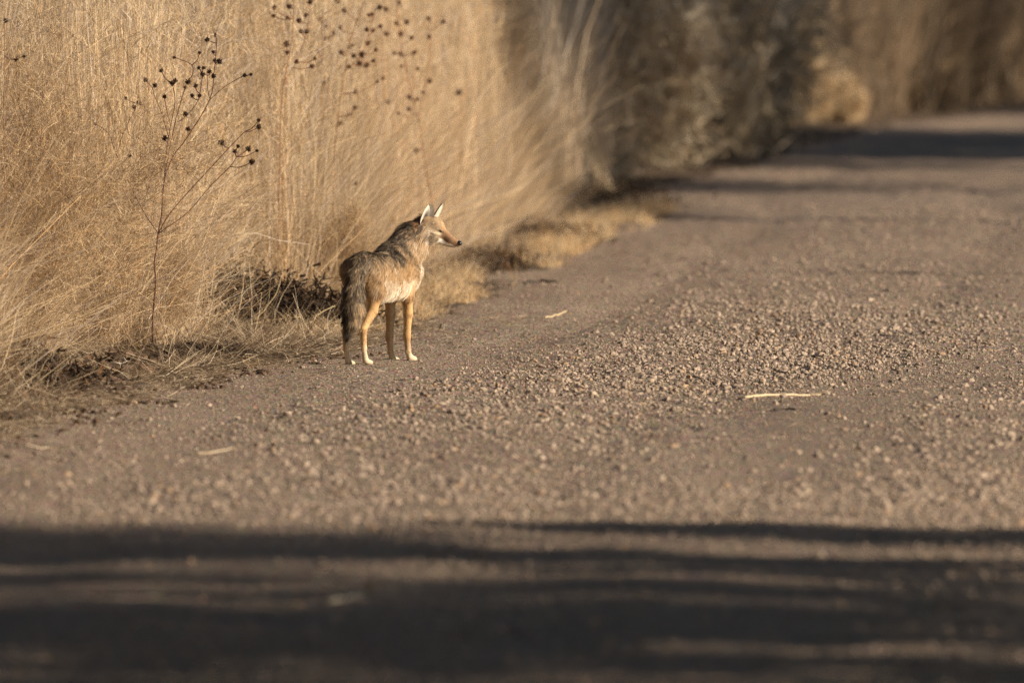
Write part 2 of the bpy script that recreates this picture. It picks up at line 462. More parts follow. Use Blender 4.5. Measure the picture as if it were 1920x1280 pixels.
# ------------------------------------------------------------------ the coyote
S = 363.0
CX0, CYD = 672.0, 55.05
def L(px, py, w=0.): return np.array(((px - CX0) / S, w, (683 - py) / S - w * .0436))
LAT = np.array((math.cos(math.radians(21)), -math.sin(math.radians(21)), 0))
HL = np.array((math.sin(math.radians(15)), math.cos(math.radians(15)), 0))   # lateral axis of the head
prims = []      # a, b, ra, rb, blend, squash axis, squash, region
def cone(a, b, ra, rb, k, reg, ax=None, sq=1.): prims.append((L(*a), L(*b), ra, rb, k, ax, sq, reg))
cone((682, 502, .03), (716, 506, .30), .088, .084, .05, 'torso', LAT, .8)
cone((716, 506, .30), (752, 508, .54), .082, .102, .05, 'torso', LAT, .8)
cone((714, 540, .22), (743, 530, .46), .070, .082, .04, 'torso', LAT, .8)
cone((728, 478, .42), (755, 482, .56), .055, .066, .05, 'torso', LAT, .8)
cone((762, 520, .56), (770, 503, .62), .058, .058, .05, 'chest')
cone((716, 487, .36), (762, 446, .58), .050, .070, .05, 'neck', LAT, .85)
cone((756, 470, .56), (774, 448, .61), .088, .084, .05, 'neck', LAT, .85)
cone((774, 448, .61), (795, 422, .63), .084, .058, .04, 'neck', HL, .85)
cone((803, 419, .62), (813, 418, .612), .050, .047, .03, 'head', HL, .95)
cone((795, 438, .585), (810, 441, .575), .036, .030, .03, 'cheek')
cone((795, 438, .66), (810, 441, .65), .036, .030, .03, 'cheek')
cone((820, 427, .612), (843, 445.5, .592), .037, .023, .025, 'muzzle', HL, .78)
cone((842, 445, .592), (857, 452.5, .58), .023, .016, .012, 'muzzle', HL, .85)
cone((814, 446, .61), (851, 456.5, .586), .026, .013, .015, 'jaw', HL, .85)
# hind legs
for sgn, (dx, dw, dy), reg in ((1, (0, 0, 0), 'hindR'), (-1, (-33, .036, 2), 'hindL')):
    q = lambda x, y, w: (x + dx, y + dy, w + dw)
    cone(q(695, 505, .03), q(701, 543, .06), .070, .055, .04, reg + '_thigh')
    cone(q(701, 545, .06), q(697, 582, .05), .052, .028, .03, reg)
    cone(q(697, 582, .05), q(681, 617, -.03), .029, .0180, .015, reg)
    cone(q(681, 617, -.03), q(682, 650, -.015), .0195, .0160, .01, reg)
    cone(q(682, 650, -.015), q(685, 672, -.005), .0135, .016, .01, reg + '_foot')
    cone(q(686, 675, -.005), q(695, 678, .045), .0165, .0135, .01, reg + '_foot')
# front legs
for sgn, (dx, dw, dy), reg in ((1, (0, 0, 0), 'foreR'), (-1, (-33, .036, 2), 'foreL')):
    q = lambda x, y, w: (x + dx, y + dy, w + dw)
    cone(q(758, 515, .52), q(762, 552, .49), .058, .034, .035, reg + '_upper')
    cone(q(762, 552, .49), q(763, 585, .51), .033, .023, .02, reg)
    cone(q(763, 585, .51), q(761, 627, .52), .0255, .0185, .015, reg)
    cone(q(761, 622, .518), q(761, 630, .522), .0200, .0195, .01, reg)
    cone(q(761, 627, .52), q(763, 655, .53), .0185, .0165, .01, reg)
    cone(q(763, 655, .53), q(766, 667, .54), .0145, .0165, .01, reg + '_foot')
    cone(q(767, 668, .54), q(776, 671, .585), .017, .0135, .01, reg + '_foot')
# tail
TAILP = [(674, 490, -.03, .040), (668, 515, -.075, .040), (664, 545, -.09, .046), (662, 575, -.09, .050), (660, 597, -.085, .040), (655, 617, -.08, .020), (652, 630, -.075, .005)]
for a, b in zip(TAILP[:-1], TAILP[1:]): cone(a[:3], b[:3], a[3], b[3], .02, 'tail')

VOX = .005
allp = np.array([p[0] for p in prims] + [p[1] for p in prims])
lo = allp.min(0) - .13; hi = allp.max(0) + .13; lo[2] = -.03
dims = np.ceil((hi - lo) / VOX).astype(int)
ax_ = [lo[i] + np.arange(dims[i]) * VOX for i in range(3)]
Fd = np.full(dims, .5, np.float32)
def cone_dist(pts, pr):
    a, b, ra, rb, k, ax, sq, reg = pr
    if ax is not None:
        f = 1 / sq - 1
        pts = pts + f * (pts @ ax)[..., None] * ax; a = a + f * (a @ ax) * ax; b = b + f * (b @ ax) * ax
    ab = b - a; t = np.clip(((pts - a) @ ab) / (ab @ ab + 1e-9), 0, 1)
    d = np.linalg.norm(pts - a - t[..., None] * ab, axis=-1) - (ra + (rb - ra) * t)
    return d * (sq if ax is not None else 1), t
for pr in prims:
    a, b, ra, rb, k = pr[:5]
    m = max(ra, rb) * 1.1 + k + .03
    l = np.maximum(((np.minimum(a, b) - m - lo) / VOX).astype(int), 0)
    h = np.minimum(((np.maximum(a, b) + m - lo) / VOX).astype(int) + 1, dims)
    sl = tuple(slice(l[i], h[i]) for i in range(3))
    pts = np.stack(np.meshgrid(*[ax_[i][sl[i]] for i in range(3)], indexing='ij'), -1)
    d, _ = cone_dist(pts, pr)
    f = Fd[sl]
    hh = np.clip(.5 + .5 * (f - d) / k, 0, 1)
    Fd[sl] = f * (1 - hh) + d * hh - k * hh * (1 - hh)
def surface_nets(F, lo, vox):
    ins = F < 0
    c = np.zeros(tuple(s - 1 for s in F.shape), np.uint8)
    for i in (0, 1):
        for j in (0, 1):
            for k in (0, 1):
                c += ins[i:F.shape[0] - 1 + i, j:F.shape[1] - 1 + j, k:F.shape[2] - 1 + k]
    act = (c > 0) & (c < 8)
    cells = np.argwhere(act); n = len(cells)
    idm = -np.ones(c.shape, np.int64); idm[act] = np.arange(n)
    acc = np.zeros((n, 3)); cnt = np.zeros(n)
    cor = [(i, j, k) for i in (0, 1) for j in (0, 1) for k in (0, 1)]
    for p in cor:
        for axx in range(3):
            if p[axx]: continue
            q = list(p); q[axx] = 1
            fa = F[tuple((cells + p).T)]; fb = F[tuple((cells + q).T)]
            m = (fa < 0) != (fb < 0); t = np.where(m, fa / np.where(m, fa - fb, 1), 0)
            pos = np.tile(np.array(p, float), (n, 1)); pos[:, axx] += t
            acc += pos * m[:, None]; cnt += m
    V = lo + (cells + acc / cnt[:, None]) * vox
    Fs = []
    for axx in range(3):
        u, v = (axx + 1) % 3, (axx + 2) % 3
        s0 = [slice(1, -1)] * 3; s1 = [slice(1, -1)] * 3
        s0[axx] = slice(0, -1); s1[axx] = slice(1, None)
        A, B = ins[tuple(s0)], ins[tuple(s1)]
        e_ = np.argwhere(A != B); off = np.array([1, 1, 1]); off[axx] = 0
        fl = A[tuple(e_.T)]; g_ = e_ + off
        def at(du, dv):
            h = g_.copy(); h[:, u] += du; h[:, v] += dv; return idm[tuple(h.T)]
        q = np.stack([at(-1, -1), at(0, -1), at(0, 0), at(-1, 0)], 1)
        q[~fl] = q[~fl][:, ::-1]
        Fs.append(q)
    return V, np.concatenate(Fs)
BV, BQ = surface_nets(Fd, lo, VOX)
# field gradient gives the normals
Gx = np.gradient(Fd, VOX)
def normal_at(p):
    i = np.clip(((p - lo) / VOX).round().astype(int), 1, dims - 2)
    n_ = np.stack([g_[tuple(i.T)] for g_ in Gx], 1)
    return n_ / (np.linalg.norm(n_, axis=1)[:, None] + 1e-9)
def regions(p):
    best = np.full(len(p), 9.); idx = np.zeros(len(p), int); tt = np.zeros(len(p))
    for i, pr in enumerate(prims):
        d, t = cone_dist(p, pr); m = d < best
        best[m] = d[m]; idx[m] = i; tt[m] = t[m]
    return idx, tt
REG = [pr[7] for pr in prims]
BLACK = np.array((.030, .023, .018)); DGR = np.array((.12, .088, .06)); GREY = np.array((.33, .24, .15)); TANC = np.array((.51, .33, .17))
OCH = np.array((.46, .275, .125)); RUST = np.array((.42, .20, .085)); CREAM = np.array((.76, .62, .43)); WHITE = np.array((.82, .74, .62))
MIXR = [None]
def mixc(a, b, t):
    t = np.asarray(t)
    if MIXR[0] is not None and len(MIXR[0]) == len(t): t = sstep(MIXR[0] - .42, MIXR[0] + .42, t)
    t = t[:, None]; return a * (1 - t) + b * t
def coat(p, nrm, idx, tt, strand=True):
    n = len(p); c = np.tile(TANC, (n, 1)).astype(float)
    reg = np.array(REG)[idx]
    px = p[:, 0] * S + CX0; py = 683 - (p[:, 2] + p[:, 1] * .0436) * S; w_ = p[:, 1]
    if strand:                                    # locks of like coloured hair, some hairs differing
        a_, b_ = p[:, 0] * .8 - p[:, 1] * .6, p[:, 0] * .35 + p[:, 1] * .5 + p[:, 2]
        lock = .5 + .52 * vnoise(a_ * 150, b_ * 58, 73) + .24 * vnoise(a_ * 70, b_ * 26, 74)
        rnd = np.clip(.34 * R.uniform(0, 1, n) + .66 * lock, 0, 1)
        MIXR[0] = np.clip(.5 + .40 * vnoise(a_ * 80 + 9, b_ * 30, 75) + .22 * vnoise(a_ * 170 + 9, b_ * 60, 76) + R.uniform(-.12, .12, n), .02, .98)
    else: rnd = np.full(n, .5); MIXR[0] = None
    nz = vnoise(p[:, 0] * 55 + p[:, 1] * 30, p[:, 2] * 40 + p[:, 1] * 20, 71)
    nz2 = vnoise(p[:, 0] * 22 + p[:, 1] * 16, p[:, 2] * 20, 72)
    def griz(dark, mid, pale, pd, pp):
        o = np.tile(mid, (len(rnd), 1)).astype(float)
        o[rnd < pd + .12 * nz] = dark; o[rnd > 1 - pp + .08 * nz] = pale
        return o
    isT = np.isin(reg, ['torso', 'hindR_thigh', 'hindL_thigh', 'foreR_upper', 'foreL_upper', 'chest'])
    up = py + 9 * nz2
    back = griz(BLACK, GREY * .6, CREAM * .7, .42, .14)
    mid = griz(DGR * 1.3, TANC * 1.02, CREAM * .85, .16, .2)
    low = griz(TANC, CREAM, WHITE, .1, .45)
    ct = mixc(back, mid, sstep(474, 512, up))
    ct = mixc(ct, low, sstep(512, 562, up + (px - 715) * .15))
    ct = mixc(ct, griz(BLACK, DGR * 1.6, CREAM * .7, .3, .25), .6 * sstep(.1, -.0, w_) * sstep(540, 500, up) * 1.)
    # shoulder: darker saddle line, ochre shoulder front
    ct = mixc(ct, griz(RUST, OCH, TANC, .15, .2), .75 * np.exp(-(((px - 768) / 9) ** 2 + ((up - 505) / 26) ** 2)))
    c[isT] = ct[isT]
    th = np.isin(reg, ['hindR_thigh', 'hindL_thigh'])
    cth = mixc(griz(BLACK * 1.5, TANC * .8, CREAM * .85, .30, .22), griz(RUST, OCH, TANC * 1.2, .2, .3), sstep(540, 615, up + (px - 700) * 1.3))
    c[th] = mixc(ct, cth, .75 * sstep(480, 505, up))[th]
    for nm in ('hindR', 'hindL', 'foreR', 'foreL'):
        m = reg == nm
        inner = sstep(.1, .6, (nrm @ LAT) * (-1 if nm.endswith('R') else 1)) if nm.startswith('hind') else sstep(.2, .7, (nrm @ LAT) * (-1 if nm.endswith('R') else 1))
        front = sstep(.0, .6, nrm[:, 1])
        lc = mixc(griz(RUST * .55, OCH, CREAM * .75, .26, .26), np.tile(CREAM, (n, 1)), np.clip(np.maximum(inner, front * .7) + sstep(628, 668, py) * .6, 0, 1))
        c[m] = lc[m]
        lc = lc * (1 + .22 * nz2 + .12 * nz)[:, None]
        if nm == 'foreL': lc = mixc(lc, np.tile(GREY, (n, 1)), np.full(n, .6))  # shade of the near leg and body put into this foreleg's coat
        c[m] = lc[m]
        m = reg == nm + '_foot'
        c[m] = (griz(TANC * .75, CREAM * .72, CREAM * .9, .25, .25) * (1 - .25 * sstep(672, 684, py))[:, None])[m]
        m = reg == nm + '_upper'
        c[m] = mixc(ct, lc, sstep(515, 555, py))[m]
    m = reg == 'chest'
    fr = sstep(772, 788, px + 4 * nz)
    c[m] = mixc(ct, griz(CREAM * .8, CREAM, WHITE, .15, .4), fr)[m]
    # neck
    m = reg == 'neck'
    axd = (px - 768) * .87 + (py - 468) * .5       # across the neck, nape to throat
    cn = mixc(griz(BLACK, DGR, TANC * .8, .40, .2), griz(DGR * .8, TANC * .95, CREAM * .8, .25, .25), sstep(-26, 14, axd - 6 + 6 * nz2))
    cn = mixc(cn, griz(TANC, CREAM, WHITE, .2, .25), sstep(16, 38, axd + 4 * nz))
    cn = mixc(cn, griz(BLACK, RUST * .8, RUST, .3, .3), .7 * np.exp(-(((px - 782) / 9) ** 2 + ((py - 412) / 12) ** 2)))
    c[m] = cn[m]
    # head
    m = np.isin(reg, ['head', 'cheek'])
    ch = griz(DGR * .8, GREY * .95, CREAM * .8, .34, .24)
    ch = mixc(ch, griz(RUST * .7, TANC * .8, CREAM * .7, .3, .2), .6 * sstep(424, 408, py - (px - 812) * .5))
    ch = mixc(ch, np.tile(RUST * .7, (n, 1)), sstep(800, 788, px) * sstep(440, 420, py))
    ch = mixc(ch, np.tile(WHITE, (n, 1)), sstep(444, 452, py))
    c[m] = ch[m]
    m = reg == 'muzzle'
    cm = mixc(griz(DGR, np.array((.29, .17, .095)), TANC * .85, .3, .28), griz(DGR, GREY * 1.05, CREAM * .8, .25, .25), sstep(834, 822, px - (py - 440) * .3))
    cm = mixc(cm, griz(RUST * .7, TANC * .8, CREAM * .75, .3, .25), .6 * sstep(434, 424, py))
    cm = mixc(cm, np.tile(DGR, (n, 1)), .8 * np.exp(-(((px - 838) / 6) ** 2 + ((py - 447) / 4.5) ** 2)))
    vv = py - (442 + (px - 820) * .36)
    cm = mixc(cm, np.tile(WHITE, (n, 1)), sstep(3.0, 6.5, vv))
    c[m] = cm[m]
    m = np.isin(reg, ['muzzle', 'head', 'cheek'])
    c2_ = c * 1.
    c2_ = c2_ * (1 - .8 * np.exp(-(((px - 824) / 7.5) ** 2 + ((py - 429 - (px - 824) * .35) / 2.3) ** 2)))[:, None]          # dark rim round the eye
    k_ = np.exp(-(((px - 819) / 7) ** 2 + ((py - 437.5 - (px - 819) * .45) / 2.0) ** 2))[:, None]; c2_ = c2_ * (1 - .55 * k_)     # dark line on the cheek
    k_ = .75 * np.exp(-(((px - 822) / 5) ** 2 + ((py - 433.3 - (px - 822) * .35) / 1.6) ** 2))[:, None]; c2_ = c2_ * (1 - k_) + CREAM * k_
    c[m] = c2_[m]
    m = reg == 'jaw'; c[m] = np.tile(WHITE, (n, 1))[m]
    m = reg == 'tail'
    tl = griz(BLACK, GREY * .72, TANC * .95, .30, .26)
    tl = mixc(tl, griz(BLACK, BLACK * 2.5, GREY, .5, .12), sstep(8, -8, px - 658 + 5 * nz2) * .85)  # left side darker: dark hair, plus its shadow side put into the colour
    tl = mixc(tl, np.tile(BLACK * 1.3, (n, 1)), sstep(600, 626, py))
    c[m] = tl[m]
    return np.clip(c, 0, 1)

base_loc = np.array((P(CX0, 683, CYD)[0], CYD, 0.0))
base_loc[2] = zf(base_loc[0], base_loc[1]) - .002
coy = empty("coyote", base_loc)
tag(coy, "tawny grey coyote standing on the road edge seen from behind with head turned right", "coyote")
idxB, ttB = regions(BV); nB = normal_at(BV)
colB = coat(BV, nB, idxB, ttB, False)
shr = np.where(np.isin(np.array(REG)[idxB], ['torso', 'neck', 'tail', 'chest']), .004, .001)
BV2 = BV - nB * shr[:, None]
# ears joined to the body's mesh
def ear(Bp, Tp, Wv, Nv, wid, cup, dark):
    Bp, Tp = np.asarray(Bp), np.asarray(Tp); Wv = np.asarray(Wv, float); Wv /= np.linalg.norm(Wv); Nv = np.asarray(Nv, float); Nv /= np.linalg.norm(Nv)
    ns, ntt = 12, 9; out = []; cl = []
    for side in (0, 1):
        for i in range(ns + 1):
            s = i / ns
            wv = wid * (1.0 - .05 * s) * math.sqrt(max(0, 1 - max(0, (s - .25) / .75) ** 1.7)) * (.8 + .2 * min(1, s * 4)) + .001
            for j in range(ntt):
                t = j / (ntt - 1) * 2 - 1
                p = Bp + (Tp - Bp) * s + Wv * wv * t + Nv * cup * (1 - s * .6) * (t * t - 1)
                p = p - Nv * (.0035 * side)
                out.append(p)
                if side == 0:
                    inn = math.exp(-((t * 1.7 + .25) ** 2)) * math.exp(-(((s - dark) / .34) ** 2))
                    cl.append(WHITE * .95 * (1 - inn) + DGR * .25 * inn)
                else:
                    cl.append(RUST * .4 if s < .7 else DGR * .6)
    m = (ns + 1) * ntt; Qs = []
    for i in range(ns):
        for j in range(ntt - 1):
            a = i * ntt + j
            Qs.append((a, a + 1, a + 1 + ntt, a + ntt)); Qs.append((m + a, m + a + ntt, m + a + 1 + ntt, m + a + 1))
        for j in (0, ntt - 1):
            a = i * ntt + j; Qs.append((a, a + ntt, m + a + ntt, m + a))
    for j in range(ntt - 1):
        a = ns * ntt + j; Qs.append((a, a + 1, m + a + 1, m + a))
    return np.array(out), np.array(Qs), np.array(cl)
gb = Geo(); gb.add(BV2, BQ, None, colB)
EARS = [ear(L(797, 417, .575), L(806.5, 377, .59), (.93, .25, .12), (.38, -.92, .05), .036, .028, .42),
        ear(L(812, 410, .66), L(830, 376.5, .65), (.34, .94, .0), (.94, -.34, .1), .033, .024, .35)]
for e_ in EARS: gb.add(e_[0], e_[1], None, e_[2])
gb.build("body", M_SKIN, coy, True)

# fur: strands rooted on the body's surface
tri = np.concatenate([BQ[:, [0, 1, 2]], BQ[:, [0, 2, 3]]])
A_, B_, C_ = BV[tri[:, 0]], BV[tri[:, 1]], BV[tri[:, 2]]
area = np.linalg.norm(np.cross(B_ - A_, C_ - A_), axis=1)
NF = 85000
ti = R.choice(len(tri), NF, p=area / area.sum())
u = R.uniform(0, 1, (NF, 2)); fl = u.sum(1) > 1; u[fl] = 1 - u[fl]
pf = A_[ti] + (B_ - A_)[ti] * u[:, :1] + (C_ - A_)[ti] * u[:, 1:]
nf = normal_at(pf); ix, tf = regions(pf); reg = np.array(REG)[ix]
flow = np.zeros((NF, 3))
for i, pr in enumerate(prims):
    d = pr[1] - pr[0]; d = d / (np.linalg.norm(d) + 1e-9)
    r_ = pr[7]
    if r_ in ('torso', 'chest', 'neck', 'head', 'cheek', 'muzzle', 'jaw'): d = -d
    if r_ in ('torso', 'chest'): d = d + np.array((0, 0, -.75))
    if r_ == 'neck': d = d + np.array((0, 0, -.25))
    if r_ == 'head': d = np.array((-.8, .1, -.35))
    if r_ == 'cheek': d = np.array((-.8, .1, -.45))
    if r_.endswith('_thigh'): d = np.array((-.18, -.25, -1.))
    flow[ix == i] = d
flow += .22 * np.stack([vnoise(pf[:, 0] * 30, pf[:, 2] * 30 + pf[:, 1] * 20, 81 + k_) for k_ in range(3)], 1) + R.normal(size=(NF, 3)) * .10
flow = flow - nf * (flow * nf).sum(1)[:, None]; flow /= np.linalg.norm(flow, axis=1)[:, None] + 1e-9
LEN = {'torso': .036, 'chest': .034, 'neck': .044, 'head': .014, 'cheek': .024, 'muzzle': .007, 'jaw': .007, 'tail': .050,
       'hindR': .017, 'hindL': .017, 'foreR': .015, 'foreL': .015, 'hindR_thigh': .030, 'hindL_thigh': .030, 'foreR_upper': .024, 'foreL_upper': .024}
lf = np.array([LEN.get(r_, .007) for r_ in reg]) * R.uniform(.6, 1.25, NF)
lift = np.where(np.isin(reg, ['neck', 'tail']), .42, .24) + R.uniform(-.1, .12, NF)
df = flow + nf * lift[:, None]; df /= np.linalg.norm(df, axis=1)[:, None]
cf = coat(pf, nf, ix, tf, True)
sidev = np.cross(nf, df) + nf * R.normal(size=(NF, 1)) * .35
wf = np.where(lf > .015, .0021, .0014) * R.uniform(.7, 1.3, NF)
bd = -nf * (lf * .12)[:, None]
Vf, Qf, Cf = ribbons(pf - nf * .003, df, lf, wf, bd, cf, 3, .15, 0, sidev)
mesh_from("fur", Vf, Qf, M_FUR, coy, Cf)

def blob(name, c, r, axes, mat, col, parent, n=14):
    th = np.linspace(0, math.pi, n); ph_ = np.linspace(0, 2 * math.pi, 2 * n, endpoint=False)
    T_, P_ = np.meshgrid(th, ph_, indexing='ij')
    s = np.stack([np.cos(T_), np.sin(T_) * np.cos(P_), np.sin(T_) * np.sin(P_)], -1).reshape(-1, 3) * np.asarray(r)
    A = np.asarray(axes); A = A / np.linalg.norm(A, axis=1)[:, None]
    v = s @ A + c; m2 = 2 * n
    Q_ = [(i * m2 + j, i * m2 + (j + 1) % m2, (i + 1) * m2 + (j + 1) % m2, (i + 1) * m2 + j) for i in range(n - 1) for j in range(m2)]
    g = Geo(); g.add(v, Q_, None, col); return g.build(name, mat, parent, True)
HF = np.array((math.cos(math.radians(15)), -math.sin(math.radians(15)), 0))
def eye_at(px, py, w): return L(px, py, w)
def snap(px, py, side):
    """surface depth of the head at that place, on the camera side (-1) or far side (+1)"""
    ws = np.linspace(.50, .70, 200); pts = np.array([L(px, py, w_) for w_ in ws])
    i = np.clip(((pts - lo) / VOX).round().astype(int), 0, dims - 1); f = Fd[tuple(i.T)]
    ins = np.where(f < 0)[0]
    return ws[ins[0]] if side < 0 else ws[ins[-1]]
for s_ in (-1, 1):
    ws = snap(824, 428.5, s_)
    ax0 = np.array((.86, -.1, -.5)); up_ = np.array((.45, .05, .86))
    e1 = blob("eye", L(824, 428.5, ws + .0005 * s_), (.0105, .006, .004), [ax0, up_, (.15, 1., 0)], M_WET, (.03, .018, .01), coy, 9)
nw = .578
blob("nose", L(860, 451.8, nw), (.0150, .0135, .0145), [(.95, -.25, -.25), (.25, 0, .95), (.2, 1, 0)], M_WET, (.012, .011, .012), coy, 12)
gm = Geo()
mp_ = []
for px_, py_ in ((821, 450.5), (828, 453.5), (836, 456.5), (845, 458.3), (852, 457.8), (857, 456.5)):
    mp_.append(L(px_, py_, snap(px_, py_, -1) - .002))
gm.tube(mp_, [.0008, .0014, .0014, .0014, .0014, .0008], 5, (.02, .016, .015))
gm.build("mouth_line", M_WET, coy, True)

# ------------------------------------------------------------------ dry sunflowers
def smooth_poly(pts, k=4):
    pts = np.asarray(pts, float)
    if len(pts) < 3: return np.array([pts[0] * (1 - t) + pts[-1] * t for t in np.linspace(0, 1, k + 1)])
    out = []
    for i in range(len(pts) - 1):
        p0 = pts[max(i - 1, 0)]; p1 = pts[i]; p2 = pts[i + 1]; p3 = pts[min(i + 2, len(pts) - 1)]
        for t in np.arange(k) / k:
            out.append(.5 * ((2 * p1) + (-p0 + p2) * t + (2 * p0 - 5 * p1 + 4 * p2 - p3) * t * t + (-p0 + 3 * p1 - 3 * p2 + p3) * t ** 3))
    out.append(pts[-1]); return np.array(out)
def seed_head(r, seed, pale=0):
    rr = np.random.default_rng(seed); k_ = 1 + 1.6 * pale
    g = Geo()
    n = 70                                   # spiky round dried disc
    d = rr.normal(size=(n, 3)); d /= np.linalg.norm(d, axis=1)[:, None]
    v = ICO * r * .72; g.add(v, None, ICOT, np.array((.035, .022, .016)) * k_)
    V_, Q_, c_ = ribbons(d * r * .5, d, np.full(n, r * .62) * rr.uniform(.7, 1.2, n), np.full(n, r * .36), np.zeros((n, 3)),
                         np.array([(.075, .045, .03), (.16, .08, .038), (.04, .028, .022)])[rr.integers(0, 3, n)] * k_, 1, .3)
    g.add(V_, Q_, None, c_)
    m = 9                                    # ragged bracts behind
    a = rr.uniform(0, 6.28, m); d2 = np.stack([np.cos(a), -.1 + 0 * a, np.sin(a)], -1)
    V_, Q_, c_ = ribbons(d2 * r * .5, d2, np.full(m, r * .8), np.full(m, r * .35), rr.normal(size=(m, 3)) * r * .3,
                         np.tile((.10, .055, .03), (m, 1)), 2, .2)
    g.add(V_, Q_, None, c_)
    return g
HEADS = []
HEADS_PALE = []
def sunflower(label, polys, heads, Y, spread, sc_r, stem_col, group=None, base_px=None, dseed=0, pale=0):
    HEADS = HEADS_PALE if pale else globals()['HEADS']
    rr = np.random.default_rng(dseed)
    b = P(base_px[0], 600, Y); b[2] = zf(b[0], Y) - .01
    root = empty("dry_sunflower", b); tag(root, label, "dead sunflower", group)
    g = Geo(); allpts = []
    ymax = max(p[1] for pl, _, _ in polys for p in pl); ymin = min(h[1] for h in heads)
    for pl, r0, r1 in polys:
        dep = rr.uniform(-spread, spread)
        pts = []
        for i, (px, py) in enumerate(pl):
            t = (ymax - py) / (ymax - ymin + 1)
            pts.append(P(px, py, Y + dep * t))
        pp = smooth_poly(pts)
        g.tube(pp - b, np.linspace(r0, max(r1, .0022), len(pp)), 6, stem_col); allpts.append(pp)
    AP = np.concatenate(allpts)
    for i, (px, py, *rs) in enumerate(heads):
        h0 = P(px, py, Y)
        cost = np.hypot(AP[:, 0] - h0[0], AP[:, 2] - h0[2]) + .6 * np.maximum(AP[:, 2] - h0[2] + .02, 0) * 2
        j = cost.argmin(); near = AP[j]
        h = P(px, py, near[1] + rr.uniform(-.03, .03))
        if np.linalg.norm(h - near) > .012:
            midp = (near + h) / 2 + np.array((rr.uniform(-.01, .01), 0, -.12 * np.linalg.norm(h - near)))
            pp = smooth_poly([near, midp, h], 3); g.tube(pp - b, np.linspace(.0028, .0020, len(pp)), 5, stem_col)
        r = (rs[0] if rs else 1) * sc_r * rr.uniform(.85, 1.12)
        src = HEADS[rr.integers(len(HEADS))] if HEADS else None
        if len(HEADS) < 6:
            o = seed_head(.012, 900 + len(HEADS) + 20 * pale, pale).build("seed_head", M_LEAF, root); HEADS.append(o)
        else:
            o = src.copy(); C.objects.link(o); o.parent = root
        o.location = h - b; o.scale = (r / .012,) * 3; o.rotation_euler = (rr.uniform(-.4, .4), rr.uniform(0, 6), rr.uniform(-.5, .5))
    g.build("stem", M_TWIG, root, True)
    return root
k3 = lambda L_, ox=0, oy=0: [(a / 3.2 + ox, b_ / 3.2 + oy, *c_) for a, b_, *c_ in L_]
H1 = [(1243,240),(1292,208,.6),(1197,317,.8),(1280,313,.9),(1045,345,.8),(1290,365,.9),(1315,370,1.2),(967,424,.9),(1193,408,.9),(1220,408,.8),
      (1256,430,1),(1216,447,1.1),(1281,457,1.1),(873,480,1.1),(929,514),(1034,500,1.2),(1053,484,.9),(1128,492,1.3),(1112,524,.8),(1174,516),
      (986,580,.9),(1152,574,.8),(1197,574),(831,618,1.2),(802,642,.9),(751,590,.7),(1113,683,1.2),(1127,776),(989,829,1.1),(1467,452),(1506,447,.8),
      (1552,722,.8),(1553,762,1.1),(1328,856,1.2),(1410,908,1.1),(1428,878,.9),(1490,893,1.2),(1542,904,.7),(1510,972,1.4),(776,936,.9),(572,744,.9)]
P1 = [([(912, 2130), (918, 1900), (934, 1700), (926, 1580), (938, 1500), (950, 1400), (970, 1280), (985, 1090), (1035, 945), (1120, 830), (1258, 600), (1285, 430), (1300, 260), (1292, 208)], .0055, .0016),
      ([(985, 1090), (1000, 900), (1025, 750), (1050, 610), (1034, 500)], .003, .0013),
      ([(990, 1050), (1020, 880), (1060, 700), (1120, 500), (1153, 455), (1150, 390), (1045, 345)], .003, .0013),
      ([(1010, 820), (970, 680), (925, 570), (915, 530), (873, 480)], .002, .0012),
      ([(1060, 735), (1113, 700), (1190, 600), (1215, 447)], .002, .0012),
      ([(1020, 740), (1000, 660), (986, 580)], .0018, .0012),
      ([(950, 1400), (1020, 1280), (1150, 1130), (1280, 990), (1400, 860), (1470, 790)], .0032, .0013),
      ([(950, 1400), (1120, 1280), (1260, 1120), (1380, 1000), (1420, 940)], .0026, .0013),
      ([(1258, 600), (1350, 520), (1467, 452)], .0018, .0012),
      ([(950, 1400), (880, 1300), (800, 1150), (700, 930), (650, 800), (572, 744)], .0028, .0012),
      ([(700, 930), (740, 800), (831, 618)], .002, .0012),
      ([(1258, 600), (1245, 520), (1243, 440)], .0017, .0012)]
P1 = [([(a / 3.2, b_ / 3.2) for a, b_ in pl], r0, r1) for pl, r0, r1 in P1]
sunflower("tall dead sunflower stalk with many sharp dark round seed heads, front left of the grass", P1, k3(H1), 55.8, .08, .0130, (.10, .045, .03), "dead sunflower stalks", (300, 700), 5)
H2 = [(45,45),(135,40),(262,12),(425,10),(463,62),(678,45),(716,58),(793,18),(43,97),(125,105,.8),(195,125),(235,92,.8),(325,118),(330,130,.8),
      (612,92,.9),(632,88,.9),(778,140),(841,135,1.3),(972,115),(1060,132,1.1),(358,160,.7),(205,190),(240,190),(405,200),(440,168),(600,178),(638,185),
      (683,158,.8),(722,205,1.2),(803,205,1.2),(872,228),(975,222),(345,230),(118,265,1.1),(606,262,1.1),(515,272,.8),(125,315),(300,305,.7),(450,317,1.1),
      (655,300),(765,320),(805,325),(888,315),(520,335),(572,328,1.3),(290,352,.8),(555,380,1.1),(600,390,1.2),(272,398),(180,370),(495,400),(640,365,.8),
      (805,398,.8),(905,412,.8),(345,495),(698,470),(665,490,.7),(980,487,1.2),(725,610),(535,552),(855,582),(905,595),(940,555),(530,645),(500,685,.9),
      (790,680,.9),(855,655),(898,902,1.1),(535,1100,.8),(440,740,1.1)]
